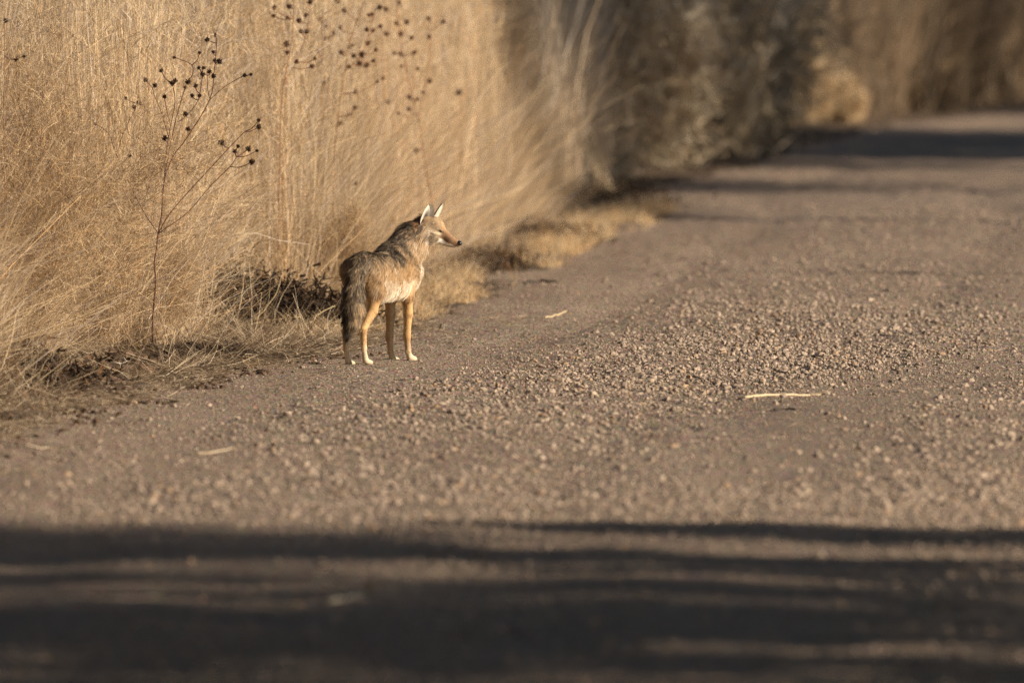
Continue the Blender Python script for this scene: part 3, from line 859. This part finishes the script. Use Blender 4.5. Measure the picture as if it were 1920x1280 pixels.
groups = {'a': ([], [([(70, 1500), (80, 900), (95, 560), (150, 250), (165, 0), (180, -120)], .003, .0018), ([(110, 480), (180, 370), (240, 190), (262, 12)], .002, .0014)], 0, 60.4,
                "dead sunflower stalk with blurred dark heads, left neighbour of the densest cluster of heads"),
          'b': ([], [([(400, 1600), (405, 980), (430, 700), (470, 430), (500, 250), (560, 80), (600, -20)], .0052, .0024), ([(430, 700), (345, 480), (335, 230), (330, 90)], .0025, .0014), ([(470, 430), (572, 328), (620, 180), (650, 60)], .0025, .0014)], 1, 62.8,
                "reddish dead sunflower stalk carrying the densest cluster of blurred dark heads above the coyote's rump"),
          'c': ([], [([(1000, 1700), (985, 1180), (960, 1050), (915, 740), (870, 560), (820, 330), (790, 100), (780, -50)], .0052, .0024), ([(915, 740), (940, 555), (980, 300), (975, 100)], .0025, .0014), ([(870, 560), (725, 610), (700, 450), (690, 200)], .002, .0014)], 2, 66.8,
                "dead sunflower stalk with curved reddish stem rising straight above the coyote's ears")}
for h in H2:
    kx = 'a' if h[0] < 300 else ('b' if h[0] < 690 else 'c'); groups[kx][0].append(h)
for kx, (hs, pl, i, Yd, lab) in groups.items():
    pl = [([(a / 3.2 + 500, b_ / 3.2) for a, b_ in q_], r0, r1) for q_, r0, r1 in pl]
    sunflower(lab, pl, k3(hs, 500), Yd, .1, .0155, (.26, .13, .07), "dead sunflower stalks", (pl[0][0][0][0], 700), 20 + i, 1)
pl = [([(830, 1700), (900, 1200), (1010, 830), (1100, 720), (1170, 650), (1155, 560)], .003, .0018)]
pl = [([(a / 3.2 + 500, b_ / 3.2) for a, b_ in q_], r0, r1) for q_, r0, r1 in pl]
sunflower("dead sunflower stalk bent right with a single large rusty head", pl, k3([(1155, 555, 1.7)], 500), 68.5, .05, .0135, (.26, .13, .07), "dead sunflower stalks", (760, 700), 31, 1)
pl = [([(40, 2300), (30, 1200), (25, 600), (30, 150)], .004, .002)]
pl = [([(a / 3.2, b_ / 3.2) for a, b_ in q_], r0, r1) for q_, r0, r1 in pl]
sunflower("dead sunflower stalk with three dark heads at the far left edge of the photo", pl, k3([(35, 125, 1.1), (95, 358, .9), (145, 340, .8)]), 53.6, .05, .013, (.24, .14, .09), "dead sunflower stalks", (12, 700), 32)

# ------------------------------------------------------------------ dry shrubs (front left)
def shrub(name, label, cat, loc, h, r, nstem, ntwig, pal, wtw=.0022, group=None, stem_r=.004, upright=.8, stem_col=(.22, .13, .075), tw_len=.13, seed=0, lean=(0, 0), yr=None):
    rr = np.random.default_rng(seed)
    loc = np.array((loc[0], loc[1], zf(loc[0], loc[1]) - .01))
    root = empty(name, loc); tag(root, label, cat, group)
    g = Geo(); segs = []
    yr = yr or r
    for i in range(nstem):
        a = rr.uniform(0, 2 * math.pi); q = rr.uniform(.15, 1) ** .6
        tip = np.array((math.cos(a) * r * q + lean[0], math.sin(a) * yr * q + lean[1], h * (rr.uniform(.55, 1.05) * (1 - .35 * q * (1 - upright)))))
        b0 = np.array((math.cos(a) * .05 * r, math.sin(a) * .05 * r, 0))
        m1 = b0 * .55 + tip * .45 + rr.normal(size=3) * .04 * h; m1[2] = tip[2] * .5
        pp = smooth_poly([b0, m1, tip], 5)
        g.tube(pp, np.linspace(stem_r * rr.uniform(.6, 1.1), stem_r * .25, len(pp)), 5, np.array(stem_col) * rr.uniform(.8, 1.2))
        segs.append(pp)
        for _ in range(5):
            j = rr.integers(3, len(pp) - 2); d = pp[j + 1] - pp[j]; d = d / np.linalg.norm(d) + rr.normal(size=3) * .7
            d /= np.linalg.norm(d); l = rr.uniform(.2, .45) * h
            q2 = smooth_poly([pp[j], pp[j] + d * l * .5, pp[j] + d * l + np.array((0, 0, .12 * l))], 4)
            g.tube(q2, np.linspace(stem_r * .4, stem_r * .15, len(q2)), 4, np.array(stem_col) * rr.uniform(.8, 1.3)); segs.append(q2)
    g.build("stem", M_TWIG, root, True)
    AP = np.concatenate([s_[1:] for s_ in segs]); AD = np.concatenate([np.gradient(s_, axis=0)[1:] for s_ in segs])
    AD = AD / (np.linalg.norm(AD, axis=1)[:, None] + 1e-9)
    j = rr.integers(0, len(AP), ntwig)
    b = AP[j] + rr.normal(size=(ntwig, 3)) * .035 * h; b[:, 2] = np.maximum(b[:, 2], .01)
    d = AD[j] * .8 + rr.normal(size=(ntwig, 3)) * .75; d[:, 2] += .15; d /= np.linalg.norm(d, axis=1)[:, None]
    l = rr.uniform(.25, 1., ntwig) * tw_len
    b += rr.normal(size=b.shape) * .03 * h
    V_, Q_, c_ = ribbons(b, d, l, rr.uniform(.6, 1.4, ntwig) * wtw, rr.normal(size=(ntwig, 3)) * .6 * l[:, None],
                         np.asarray(pal)[rr.integers(0, len(pal), ntwig)] * rr.uniform(.8, 1.2, (ntwig, 1)), 3, .3, .04)
    mesh_from("twigs", V_, Q_, M_GRASS, root, c_)
    return root
TW = [(.55, .39, .22), (.66, .50, .31), (.44, .32, .19), (.34, .26, .19), (.58, .37, .18), (.24, .17, .11)]
SG = "dry shrubs at the foot of the grass wall"
def gl(px, py): return G(px, py)
shrub("dry_shrub", "fine twiggy straw coloured shrub at the far left, tallest one in front of the grass", "dry shrub", gl(40, 700), 1.75, .42, 16, 26000, TW, .0024, SG, .0042, seed=1)
shrub("dry_shrub", "dense tangled straw coloured shrub between the leftmost shrub and the sunflower stalk", "dry shrub", gl(180, 668), 1.25, .40, 13, 24000, TW, .0024, SG, .004, seed=2)
shrub("dry_shrub", "low sprawling tan shrub under the sharp sunflower stalk", "dry shrub", gl(262, 655), .50, .24, 9, 13000, TW, .0024, SG, .0035, seed=3, upright=.4)
shrub("dry_shrub", "pale wiry shrub just behind the coyote's tail, right of the dark hollow", "dry shrub", gl(585, 590), .62, .36, 10, 13000, TW, .0026, SG, .0035, seed=4, upright=.6)
shrub("dry_shrub", "small ragged tan shrub above the dark hollow left of the coyote", "dry shrub", gl(440, 585), .6, .34, 10, 10000, TW, .0026, SG, .0035, seed=5, upright=.6)

# dead brush; hollow piles have the hollow's shade put into their leaf colour
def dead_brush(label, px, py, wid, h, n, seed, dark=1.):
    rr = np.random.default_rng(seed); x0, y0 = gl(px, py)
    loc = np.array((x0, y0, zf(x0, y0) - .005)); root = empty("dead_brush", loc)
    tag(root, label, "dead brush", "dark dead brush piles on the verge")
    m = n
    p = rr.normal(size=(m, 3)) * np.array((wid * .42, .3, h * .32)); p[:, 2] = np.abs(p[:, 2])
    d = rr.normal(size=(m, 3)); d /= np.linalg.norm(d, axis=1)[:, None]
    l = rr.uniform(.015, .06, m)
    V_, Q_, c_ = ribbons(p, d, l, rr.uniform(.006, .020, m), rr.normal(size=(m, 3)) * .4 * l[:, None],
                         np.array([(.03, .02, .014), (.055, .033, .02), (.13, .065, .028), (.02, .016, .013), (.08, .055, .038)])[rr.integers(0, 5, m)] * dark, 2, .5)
    mesh_from("leaves", V_, Q_, M_LEAF, root, c_)
    for i in range(12):
        g = Geo(); a = rr.uniform(-1, 1); b0 = np.array((rr.uniform(-.4, .4) * wid, rr.uniform(-.2, .1), .01))
        t_ = b0 + np.array((a * .25 * wid + .05, rr.uniform(-.1, .1), rr.uniform(.3, 1.1) * h))
        pp = smooth_poly([b0, (b0 + t_) / 2 + rr.normal(size=3) * .03, t_], 4)
        g.tube(pp, np.linspace(.004, .0012, len(pp)), 5, np.array((.26, .18, .11)) * rr.uniform(.5, 1.3))
        g.build("branch", M_TWIG, root, True)
dead_brush("heap of dead brown leaves and twigs darkened to stand for shade in the hollow left of the coyote's tail", 462, 616, .56, .28, 19000, 41, .4)
dead_brush("dead brush heap darkened to stand for shade under the sunflower stalk, upper left of the hollow", 370, 622, .30, .42, 9000, 42, .6)
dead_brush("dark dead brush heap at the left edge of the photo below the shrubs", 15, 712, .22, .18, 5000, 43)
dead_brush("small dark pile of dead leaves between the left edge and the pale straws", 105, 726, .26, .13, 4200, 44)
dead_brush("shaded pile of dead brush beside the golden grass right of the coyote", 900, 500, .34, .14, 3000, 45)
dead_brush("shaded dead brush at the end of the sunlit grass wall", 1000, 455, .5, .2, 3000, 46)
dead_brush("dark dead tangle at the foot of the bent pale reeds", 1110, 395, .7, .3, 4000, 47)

# pale branches lying and arching out of the hollow
def branch(name, label, cat, pts, r0, r1, col, mat=M_TWIG, group=None, twigs=0, seed=0, k=5):
    rr = np.random.default_rng(seed)
    pts = np.array(pts, float); o = pts[0].copy()
    pp = smooth_poly(pts, k); pp[1:-1] += rr.normal(size=(len(pp) - 2, 3)) * r0 * .35
    g = Geo(); g.tube(pp - o, np.linspace(r0, r1, len(pp)) * rr.uniform(.85, 1.15, len(pp)), 7, col)
    for i in range(twigs):
        j = rr.integers(1, len(pp) - 1); d = rr.normal(size=3); d[2] = abs(d[2]); d /= np.linalg.norm(d); l = rr.uniform(.02, .07)
        g.tube(np.array([pp[j], pp[j] + d * l * .5, pp[j] + d * l + (0, 0, .005)]) - o, [r1 * .9, r1 * .6, r1 * .4], 5, col)
    ob = g.build(name, mat, None, True); ob.location = o
    return tag(ob, label, cat, group)
BR = "pale bare branches lying in the hollow"
PC = (.50, .38, .22)
Yh = 58.7
branch("fallen_branch", "pale twiggy branch lying level along the front of the dark hollow", "branch", [P(450, 612, Yh), P(490, 604, Yh), P(530, 598, Yh), P(562, 594, Yh)], .0055, .003, PC, group=BR, twigs=14, seed=1)
branch("fallen_branch", "pale branch curling up at the right end of the hollow near the coyote's tail", "branch", [P(530, 617, Yh), P(560, 609, Yh), P(585, 603, Yh), P(596, 590, Yh + .05), P(628, 574, Yh + .1)], .005, .002, PC, group=BR, twigs=8, seed=2)
branch("fallen_branch", "pale branch arching up and left out of the hollow", "branch", [P(452, 608, Yh), P(430, 585, Yh), P(412, 560, Yh), P(405, 535, Yh + .05), P(440, 505, Yh + .1)], .0045, .0016, PC, group=BR, twigs=6, seed=3)
branch("fallen_branch", "straight pale stalk standing upright in the middle of the hollow", "branch", [P(444, 598, Yh), P(450, 570, Yh), P(456, 530, Yh), P(457, 495, Yh)], .0042, .0016, PC, group=BR, twigs=3, seed=4)
branch("fallen_branch", "pale stalk leaning right from the middle of the hollow", "branch", [P(476, 602, Yh), P(500, 575, Yh), P(520, 545, Yh), P(530, 510, Yh)], .0042, .0016, PC, group=BR, twigs=5, seed=5)
branch("fallen_branch", "long thin pale branch sweeping low across the front of the left shrubs", "branch", [P(130, 653, 56), P(170, 650, 56), P(200, 638, 56), P(235, 602, 56.1)], .0045, .0015, PC, group=BR, twigs=4, seed=6)
branch("fallen_branch", "short white broken stick lying on the verge at the left", "branch", [P(203, 694, 54.6), P(222, 683, 54.6), P(246, 675, 54.6)], .0055, .003, (.68, .6, .5), group=BR, twigs=2, seed=7)
branch("fallen_branch", "thin brown branch rising right behind the coyote's rump into the grass", "branch", [P(560, 560, 60), P(600, 510, 60), P(640, 470, 60.2), P(680, 430, 60.4)], .003, .0014, (.36, .25, .15), group=BR, twigs=6, seed=8)

# sticks and straws on the road
def ground_stick(name, label, cat, pxs, r0, r1, col, lift=.006, group=None, seed=0, flat=False):
    pts = []
    for (px, py) in pxs:
        x_, y_ = gl(px, py); pts.append((x_, y_, zf(x_, y_) + lift))
    return branch(name, label, cat, pts, r0, r1, col, group=group, seed=seed)
SGp = "straws and sticks lying on the road"
ground_stick("straw", "long pale straw lying on the gravel with its right tip bent up", "straw", [(1396, 748), (1450, 744), (1510, 741), (1538, 738)], .0065, .004, (.52, .41, .26), .012, SGp, 1)
branch("straw", "frayed pale tip of dry grass rising at the right end of the long straw", "straw", [P(1520, 741, 50.9), P(1545, 735, 50.9), P(1562, 722, 50.9)], .004, .0015, (.48, .37, .23), group=SGp, seed=2)
ground_stick("straw", "short pale straw lying alone on the smooth left part of the road", "straw", [(366, 850), (400, 849), (438, 843)], .0055, .003, (.46, .36, .24), .008, SGp, 3)
ground_stick("straw", "pale straw scrap lying behind the windrow of gravel right of the coyote", "straw", [(1022, 598), (1045, 594), (1062, 590)], .006, .004, (.48, .37, .23), .008, SGp, 4)
ground_stick("straw", "blunt pale stalk lying in the shaded foreground of the road", "straw", [(615, 1128), (650, 1124), (680, 1119)], .008, .006, (.45, .38, .28), .008, SGp, 5)
ground_stick("stick", "dark bark strip lying on the road just beyond the coyote's nose", "stick", [(984, 535), (1010, 531), (1045, 533)], .011, .006, (.045, .035, .03), .01, SGp, 6)
ground_stick("stick", "short dark stick on the near gravel at the right", "stick", [(1676, 838), (1700, 836), (1722, 839)], .008, .005, (.05, .038, .03), .008, SGp, 7)
ground_stick("stick", "small dark stick beside the long pale straw", "stick", [(1452, 773), (1475, 772), (1492, 773)], .007, .005, (.06, .045, .035), .008, SGp, 8)

# bent pale reeds
rr = np.random.default_rng(77)
root = empty("bent_reeds", (*gl(1215, 386), 0)); tag(root, "bundle of pale reeds bent over toward the road at the end of the sunlit grass", "reeds")
o_ = np.array(root.location)
for i in range(7):
    j = rr.normal(size=2) * 3
    g = Geo(); pts = [P(1215 + i * 3 + j[0], 388, 83.6), P(1180 + j[0], 382 + j[1], 83.6), P(1140 + j[0], 350 + j[1], 83.6), P(1110 + j[0] * 2, 300, 83.7), P(1085 + j[0] * 2, 245 + j[1] * 3, 83.8)]
    pp = smooth_poly(pts, 5); g.tube(pp - o_, np.linspace(.008, .004, len(pp)), 5, (.5, .38, .24)); g.build("reed", M_TWIG, root, True)

# ------------------------------------------------------------------ far bushes
def bush(label, loc, rx, ry, h, n, pal, seed, group, card=.05, name="bush", cat="bush", low=0.):
    rr = np.random.default_rng(seed)
    loc = np.array((loc[0], loc[1], zf(loc[0], loc[1]) - .01)); root = empty(name, loc); tag(root, label, cat, group)
    g = Geo(); tips = []
    for i in range(16):
        a = rr.uniform(0, 2 * math.pi); q = rr.uniform(.2, .9)
        t_ = np.array((math.cos(a) * rx * q, math.sin(a) * ry * q, h * rr.uniform(.6, .98) * math.sqrt(1 - .5 * q * q)))
        pp = smooth_poly([(0, 0, 0), t_ * np.array((.35, .35, .5)) + rr.normal(size=3) * .05, t_], 4)
        g.tube(pp, np.linspace(.018, .005, len(pp)), 5, (.16, .11, .075)); tips.extend(pp[2:])
    g.build("stem", M_TWIG, root, True)
    tips = np.array(tips); m = 40
    cl = tips[rr.integers(0, len(tips), m)] + rr.normal(size=(m, 3)) * np.array((rx, ry, h)) * .12
    cr = rr.uniform(.12, .3, m) * (rx + h) / 2; tone = rr.uniform(.7, 1.3, m)
    j = rr.integers(0, m, n)
    p = cl[j] + rr.normal(size=(n, 3)) * cr[j][:, None] * .6
    p[:, 2] = np.where(p[:, 2] < low, low + rr.uniform(0, .3, n), p[:, 2]); p[:, 2] = np.abs(p[:, 2])
    d = rr.normal(size=(n, 3)); d[:, 2] += .7; d /= np.linalg.norm(d, axis=1)[:, None]
    l = rr.uniform(.5, 1.5, n) * card * 3
    V_, Q_, c_ = ribbons(p, d, l, rr.uniform(.5, 1.3, n) * card * .4, rr.normal(size=(n, 3)) * .3 * l[:, None],
                         np.asarray(pal)[rr.integers(0, len(pal), n)] * tone[j][:, None], 2, .4)
    mesh_from("foliage", V_, Q_, M_LEAF, root, c_)
    return root
BG = "bushes along the bend of the road"
DK = [(.50, .40, .28), (.40, .32, .22), (.58, .47, .33), (.30, .24, .175), (.50, .45, .37)]
YL = [(.44, .30, .14), (.34, .24, .11), (.52, .37, .18), (.24, .18, .10)]
LB = [(.54, .40, .24), (.46, .33, .19), (.62, .48, .31), (.40, .28, .16)]
def at(px, Y): return ((px - 960) / F_PX * Y, Y)
bush("grey brown shaded bush just right of where the sunlit grass wall ends", at(1110, 91), .75, 1.3, 2.2, 9000, DK, 101, BG)
bush("dark brown rounded bush in shade, second from the end of the sunlit grass", at(1230, 95), .8, 1.3, 2.0, 9000, DK, 102, BG)
bush("broad dark bush in shade whose base meets the black shadow by the road", at(1345, 99), .75, 1.2, 1.9, 9000, DK, 103, BG)
bush("tall grey bush in shade behind the sunlit bush, its left neighbour", at(1420, 106), .8, 1.2, 2.1, 8000, DK, 104, BG)
bush("sunlit orange tan bush at the bend standing out against shaded scrub", at(1484, 113.4), .40, .6, 1.02, 12000, LB, 105, BG, .045)
bush("low sunlit tan bush tucked against the right foot of the taller sunlit bush", at(1580, 114.2), .26, .5, .30, 6000, LB, 115, BG, .04)
bush("sunlit tan bush of middle height between the taller sunlit bush and the low one", at(1530, 113.9), .34, .5, .72, 9000, LB, 116, BG, .04)
bush("dark bush in shade right behind the sunlit bush", at(1590, 120), .9, 1.2, 2.1, 8000, DK, 106, BG)
bush("olive yellow bush glowing faintly in shade right of the sunlit bush", at(1700, 123), .7, .9, 2.0, 8000, YL, 107, BG)
bush("dark brown bush in shade, second from the right edge of the photo", at(1800, 127), .9, 1.0, 2.2, 8000, DK, 108, BG)
bush("yellowish brown bush in shade at the right edge of the photo", at(1915, 130), .9, 1.0, 2.2, 8000, YL, 109, BG)

# ------------------------------------------------------------------ trees right of the road that throw the shadows, plus two added sky blockers
def tree(label, loc, h, r, low, n, seed, kind, card=.16, group="trees right of the road"):
    rr = np.random.default_rng(seed)
    loc = np.array((loc[0], loc[1], zf(loc[0], loc[1]) - .05))
    root = empty("tree", loc); tag(root, label, "tree", group)
    g = Geo(); ends = []
    tk = .035 * h
    lean = rr.normal(size=2) * .05 * h
    tr = smooth_poly([(0, 0, 0), (lean[0] * .3, lean[1] * .3, h * .35), (lean[0] * .7, lean[1] * .7, h * .7), (lean[0], lean[1], h * .97)], 4)
    g.tube(tr, np.linspace(tk * .5, tk * .08, len(tr)), 8, (.13, .10, .08))
    def grow(p, d, l, r0, lev):
        q = p + d * l; m_ = (p + q) / 2 + rr.normal(size=3) * l * .08
        pp = smooth_poly([p, m_, q], 3); g.tube(pp, np.linspace(r0, r0 * .45, len(pp)), 5, (.14, .11, .09))
        ends.extend([m_, q])
        if lev:
            for _ in range(3 if lev > 1 else 4):
                t = rr.uniform(.35, 1.0); s = p + (q - p) * t
                dd = d + rr.normal(size=3) * .55; dd[2] += .1; dd /= np.linalg.norm(dd)
                grow(s, dd, l * rr.uniform(.45, .65), r0 * .5, lev - 1)
    for i in range(15):
        j = rr.integers(int(len(tr) * max(.15, low / h)), len(tr) - 1); a = rr.uniform(0, 2 * math.pi)
        d = np.array((math.cos(a), math.sin(a), rr.uniform(.15, .8))); d /= np.linalg.norm(d)
        grow(tr[j], d, r * rr.uniform(.6, .95), tk * .16, 3 if kind == 'bare' else 1)
    g.build("trunk", M_BARK, root, True)
    if kind == 'full':                    # leaf clumps through a blunt egg shaped crown
        m = 170
        t = rr.uniform(-1, 1, m); rad = r * (1 - np.abs(t) ** 3) ** (1 / 3) * rr.uniform(.15, .95, m) ** .5; a = rr.uniform(0, 6.283, m)
        E = np.stack([lean[0] * .5 + np.cos(a) * rad, lean[1] * .5 + np.sin(a) * rad, (low + h) / 2 + t * (h - low) / 2], -1); sg = .11 * r
    else:
        E = np.array(ends); E = E[E[:, 2] > low]; sg = .035 * h
    j = rr.integers(0, len(E), n)
    p = E[j] + rr.normal(size=(n, 3)) * sg
    keep = (p[:, 2] > low * .9) & (p[:, 2] < h * 1.05); p = p[keep]; n = len(p)
    d = rr.normal(size=(n, 3)); d[:, 2] += .4; d /= np.linalg.norm(d, axis=1)[:, None]
    if kind == 'full':
        l = rr.uniform(.6, 1.4, n) * card; wd_ = l * rr.uniform(.4, .8, n); pal = [(.06, .07, .035), (.09, .09, .04), (.05, .055, .03)]
    else:
        l = rr.uniform(.2, .7, n); wd_ = np.full(n, .009); pal = [(.16, .12, .09), (.12, .09, .07)]
    V_, Q_, c_ = ribbons(p, d, l, wd_, rr.normal(size=(n, 3)) * .2 * l[:, None], np.asarray(pal)[rr.integers(0, len(pal), n)], 2, .4)
    mesh_from("crown", V_, Q_, M_LEAF, root, c_)
    return root
TZ = math.tan(SUN_AZ)
def tree_at(Xt, Ysh, X0=0): return (Xt, Ysh - (Xt - X0) * TZ)     # stands where its shadow crosses X0 at Ysh
tree("dense dark juniper nearest the camera on the right of the road", tree_at(12, 32.2), 8.5, 1.9, .5, 13500, 201, 'full')
tree("second dense juniper from the camera on the right of the road", tree_at(13, 35.8), 8.5, 1.9, .5, 15000, 202, 'full')
tree("narrow juniper third from the camera on the right of the road", tree_at(14, 38.75), 9, .66, .5, 4200, 203, 'full')
tree("low narrow juniper fourth from the camera on the right of the road", tree_at(13, 40.9), 5.0, .66, .5, 4200, 213, 'full')
tree("bare many branched tree, fifth from the camera on the right of the road", tree_at(12, 38.4), 9, 1.5, 1.2, 14000, 214, 'bare')
tree("raised crowned tree shading the verge where the sunlit grass ends", tree_at(16, 80.6, .3), 13, 3.3, 6.7, 27000, 204, 'full')
tree("raised crowned tree second in the row along the bend", tree_at(16, 89, .3), 12, 3.6, 5.9, 20000, 205, 'full')
tree("raised crowned tree third in the row along the bend", tree_at(17, 96.5, 1.5), 12, 3.4, 5.9, 12000, 215, 'full')
tree("dense tree whose shadow lies black across the far road", tree_at(15, 101.6, 4), 10, 3.2, .6, 32000, 206, 'full')
tree("dense tree beside the far bend, its shadow reaching the sunlit bush", tree_at(15, 108.2, 4), 10, 3.2, .6, 32000, 207, 'full')
tree("tall dense tree shading the far end of the bend", tree_at(20, 123, 6), 14, 3.6, .6, 22000, 208, 'full')
tree("farthest dense tree shading the last bushes of the bend", tree_at(22, 130, 7), 14, 4, .6, 22000, 209, 'full')
tree("broad unseen tree added over the near end of the road to block sky light", (5.5, 26, 0), 11, 5.5, 5.5, 26000, 210, 'full', .3)  # out of view, added so its canopy dims the sky on the near road
tree("broad unseen tree added on the left verge to block sky light over the near road", (-3.9, 31, 0), 11, 5.6, 6.2, 26000, 211, 'full', .3)  # second added canopy, unseen, deepens the near shade by covering more sky
def snag(label, loc, h, r0, seed):
    rr = np.random.default_rng(seed); loc = np.array((loc[0], loc[1], -.05)); root = empty("dead_tree", loc); tag(root, label, "dead tree", "bare snags right of the road")
    g = Geo(); pp = smooth_poly([(0, 0, 0), (.08, .03, h * .5), (.0, .06, h)], 6); g.tube(pp, np.linspace(r0, r0 * .35, len(pp)), 8, (.2, .17, .14)); g.build("trunk", M_BARK, root, True)
    for i in range(4):
        z0 = h * rr.uniform(.5, .9); a = rr.uniform(0, 6.28); g = Geo(); d = np.array((math.cos(a), math.sin(a), .9)); l = h * .14
        g.tube([(0.04, .04, z0), np.array((.04, .04, z0)) + d * l * .5, np.array((.04, .04, z0)) + d * l + (0, 0, .1)], [r0 * .35, r0 * .2, r0 * .1], 6, (.2, .17, .14)); g.build("limb", M_BARK, root, True)
snag("slim bare snag whose thin shadow crosses the middle road", tree_at(14, 68.7, 2), 13.4 / math.cos(SUN_AZ) * math.tan(SUN_EL), .11, 301)
snag("taller bare snag whose thin shadow crosses the road before the bend", tree_at(15, 89.6, 3), 14.0 / math.cos(SUN_AZ) * math.tan(SUN_EL), .16, 302)
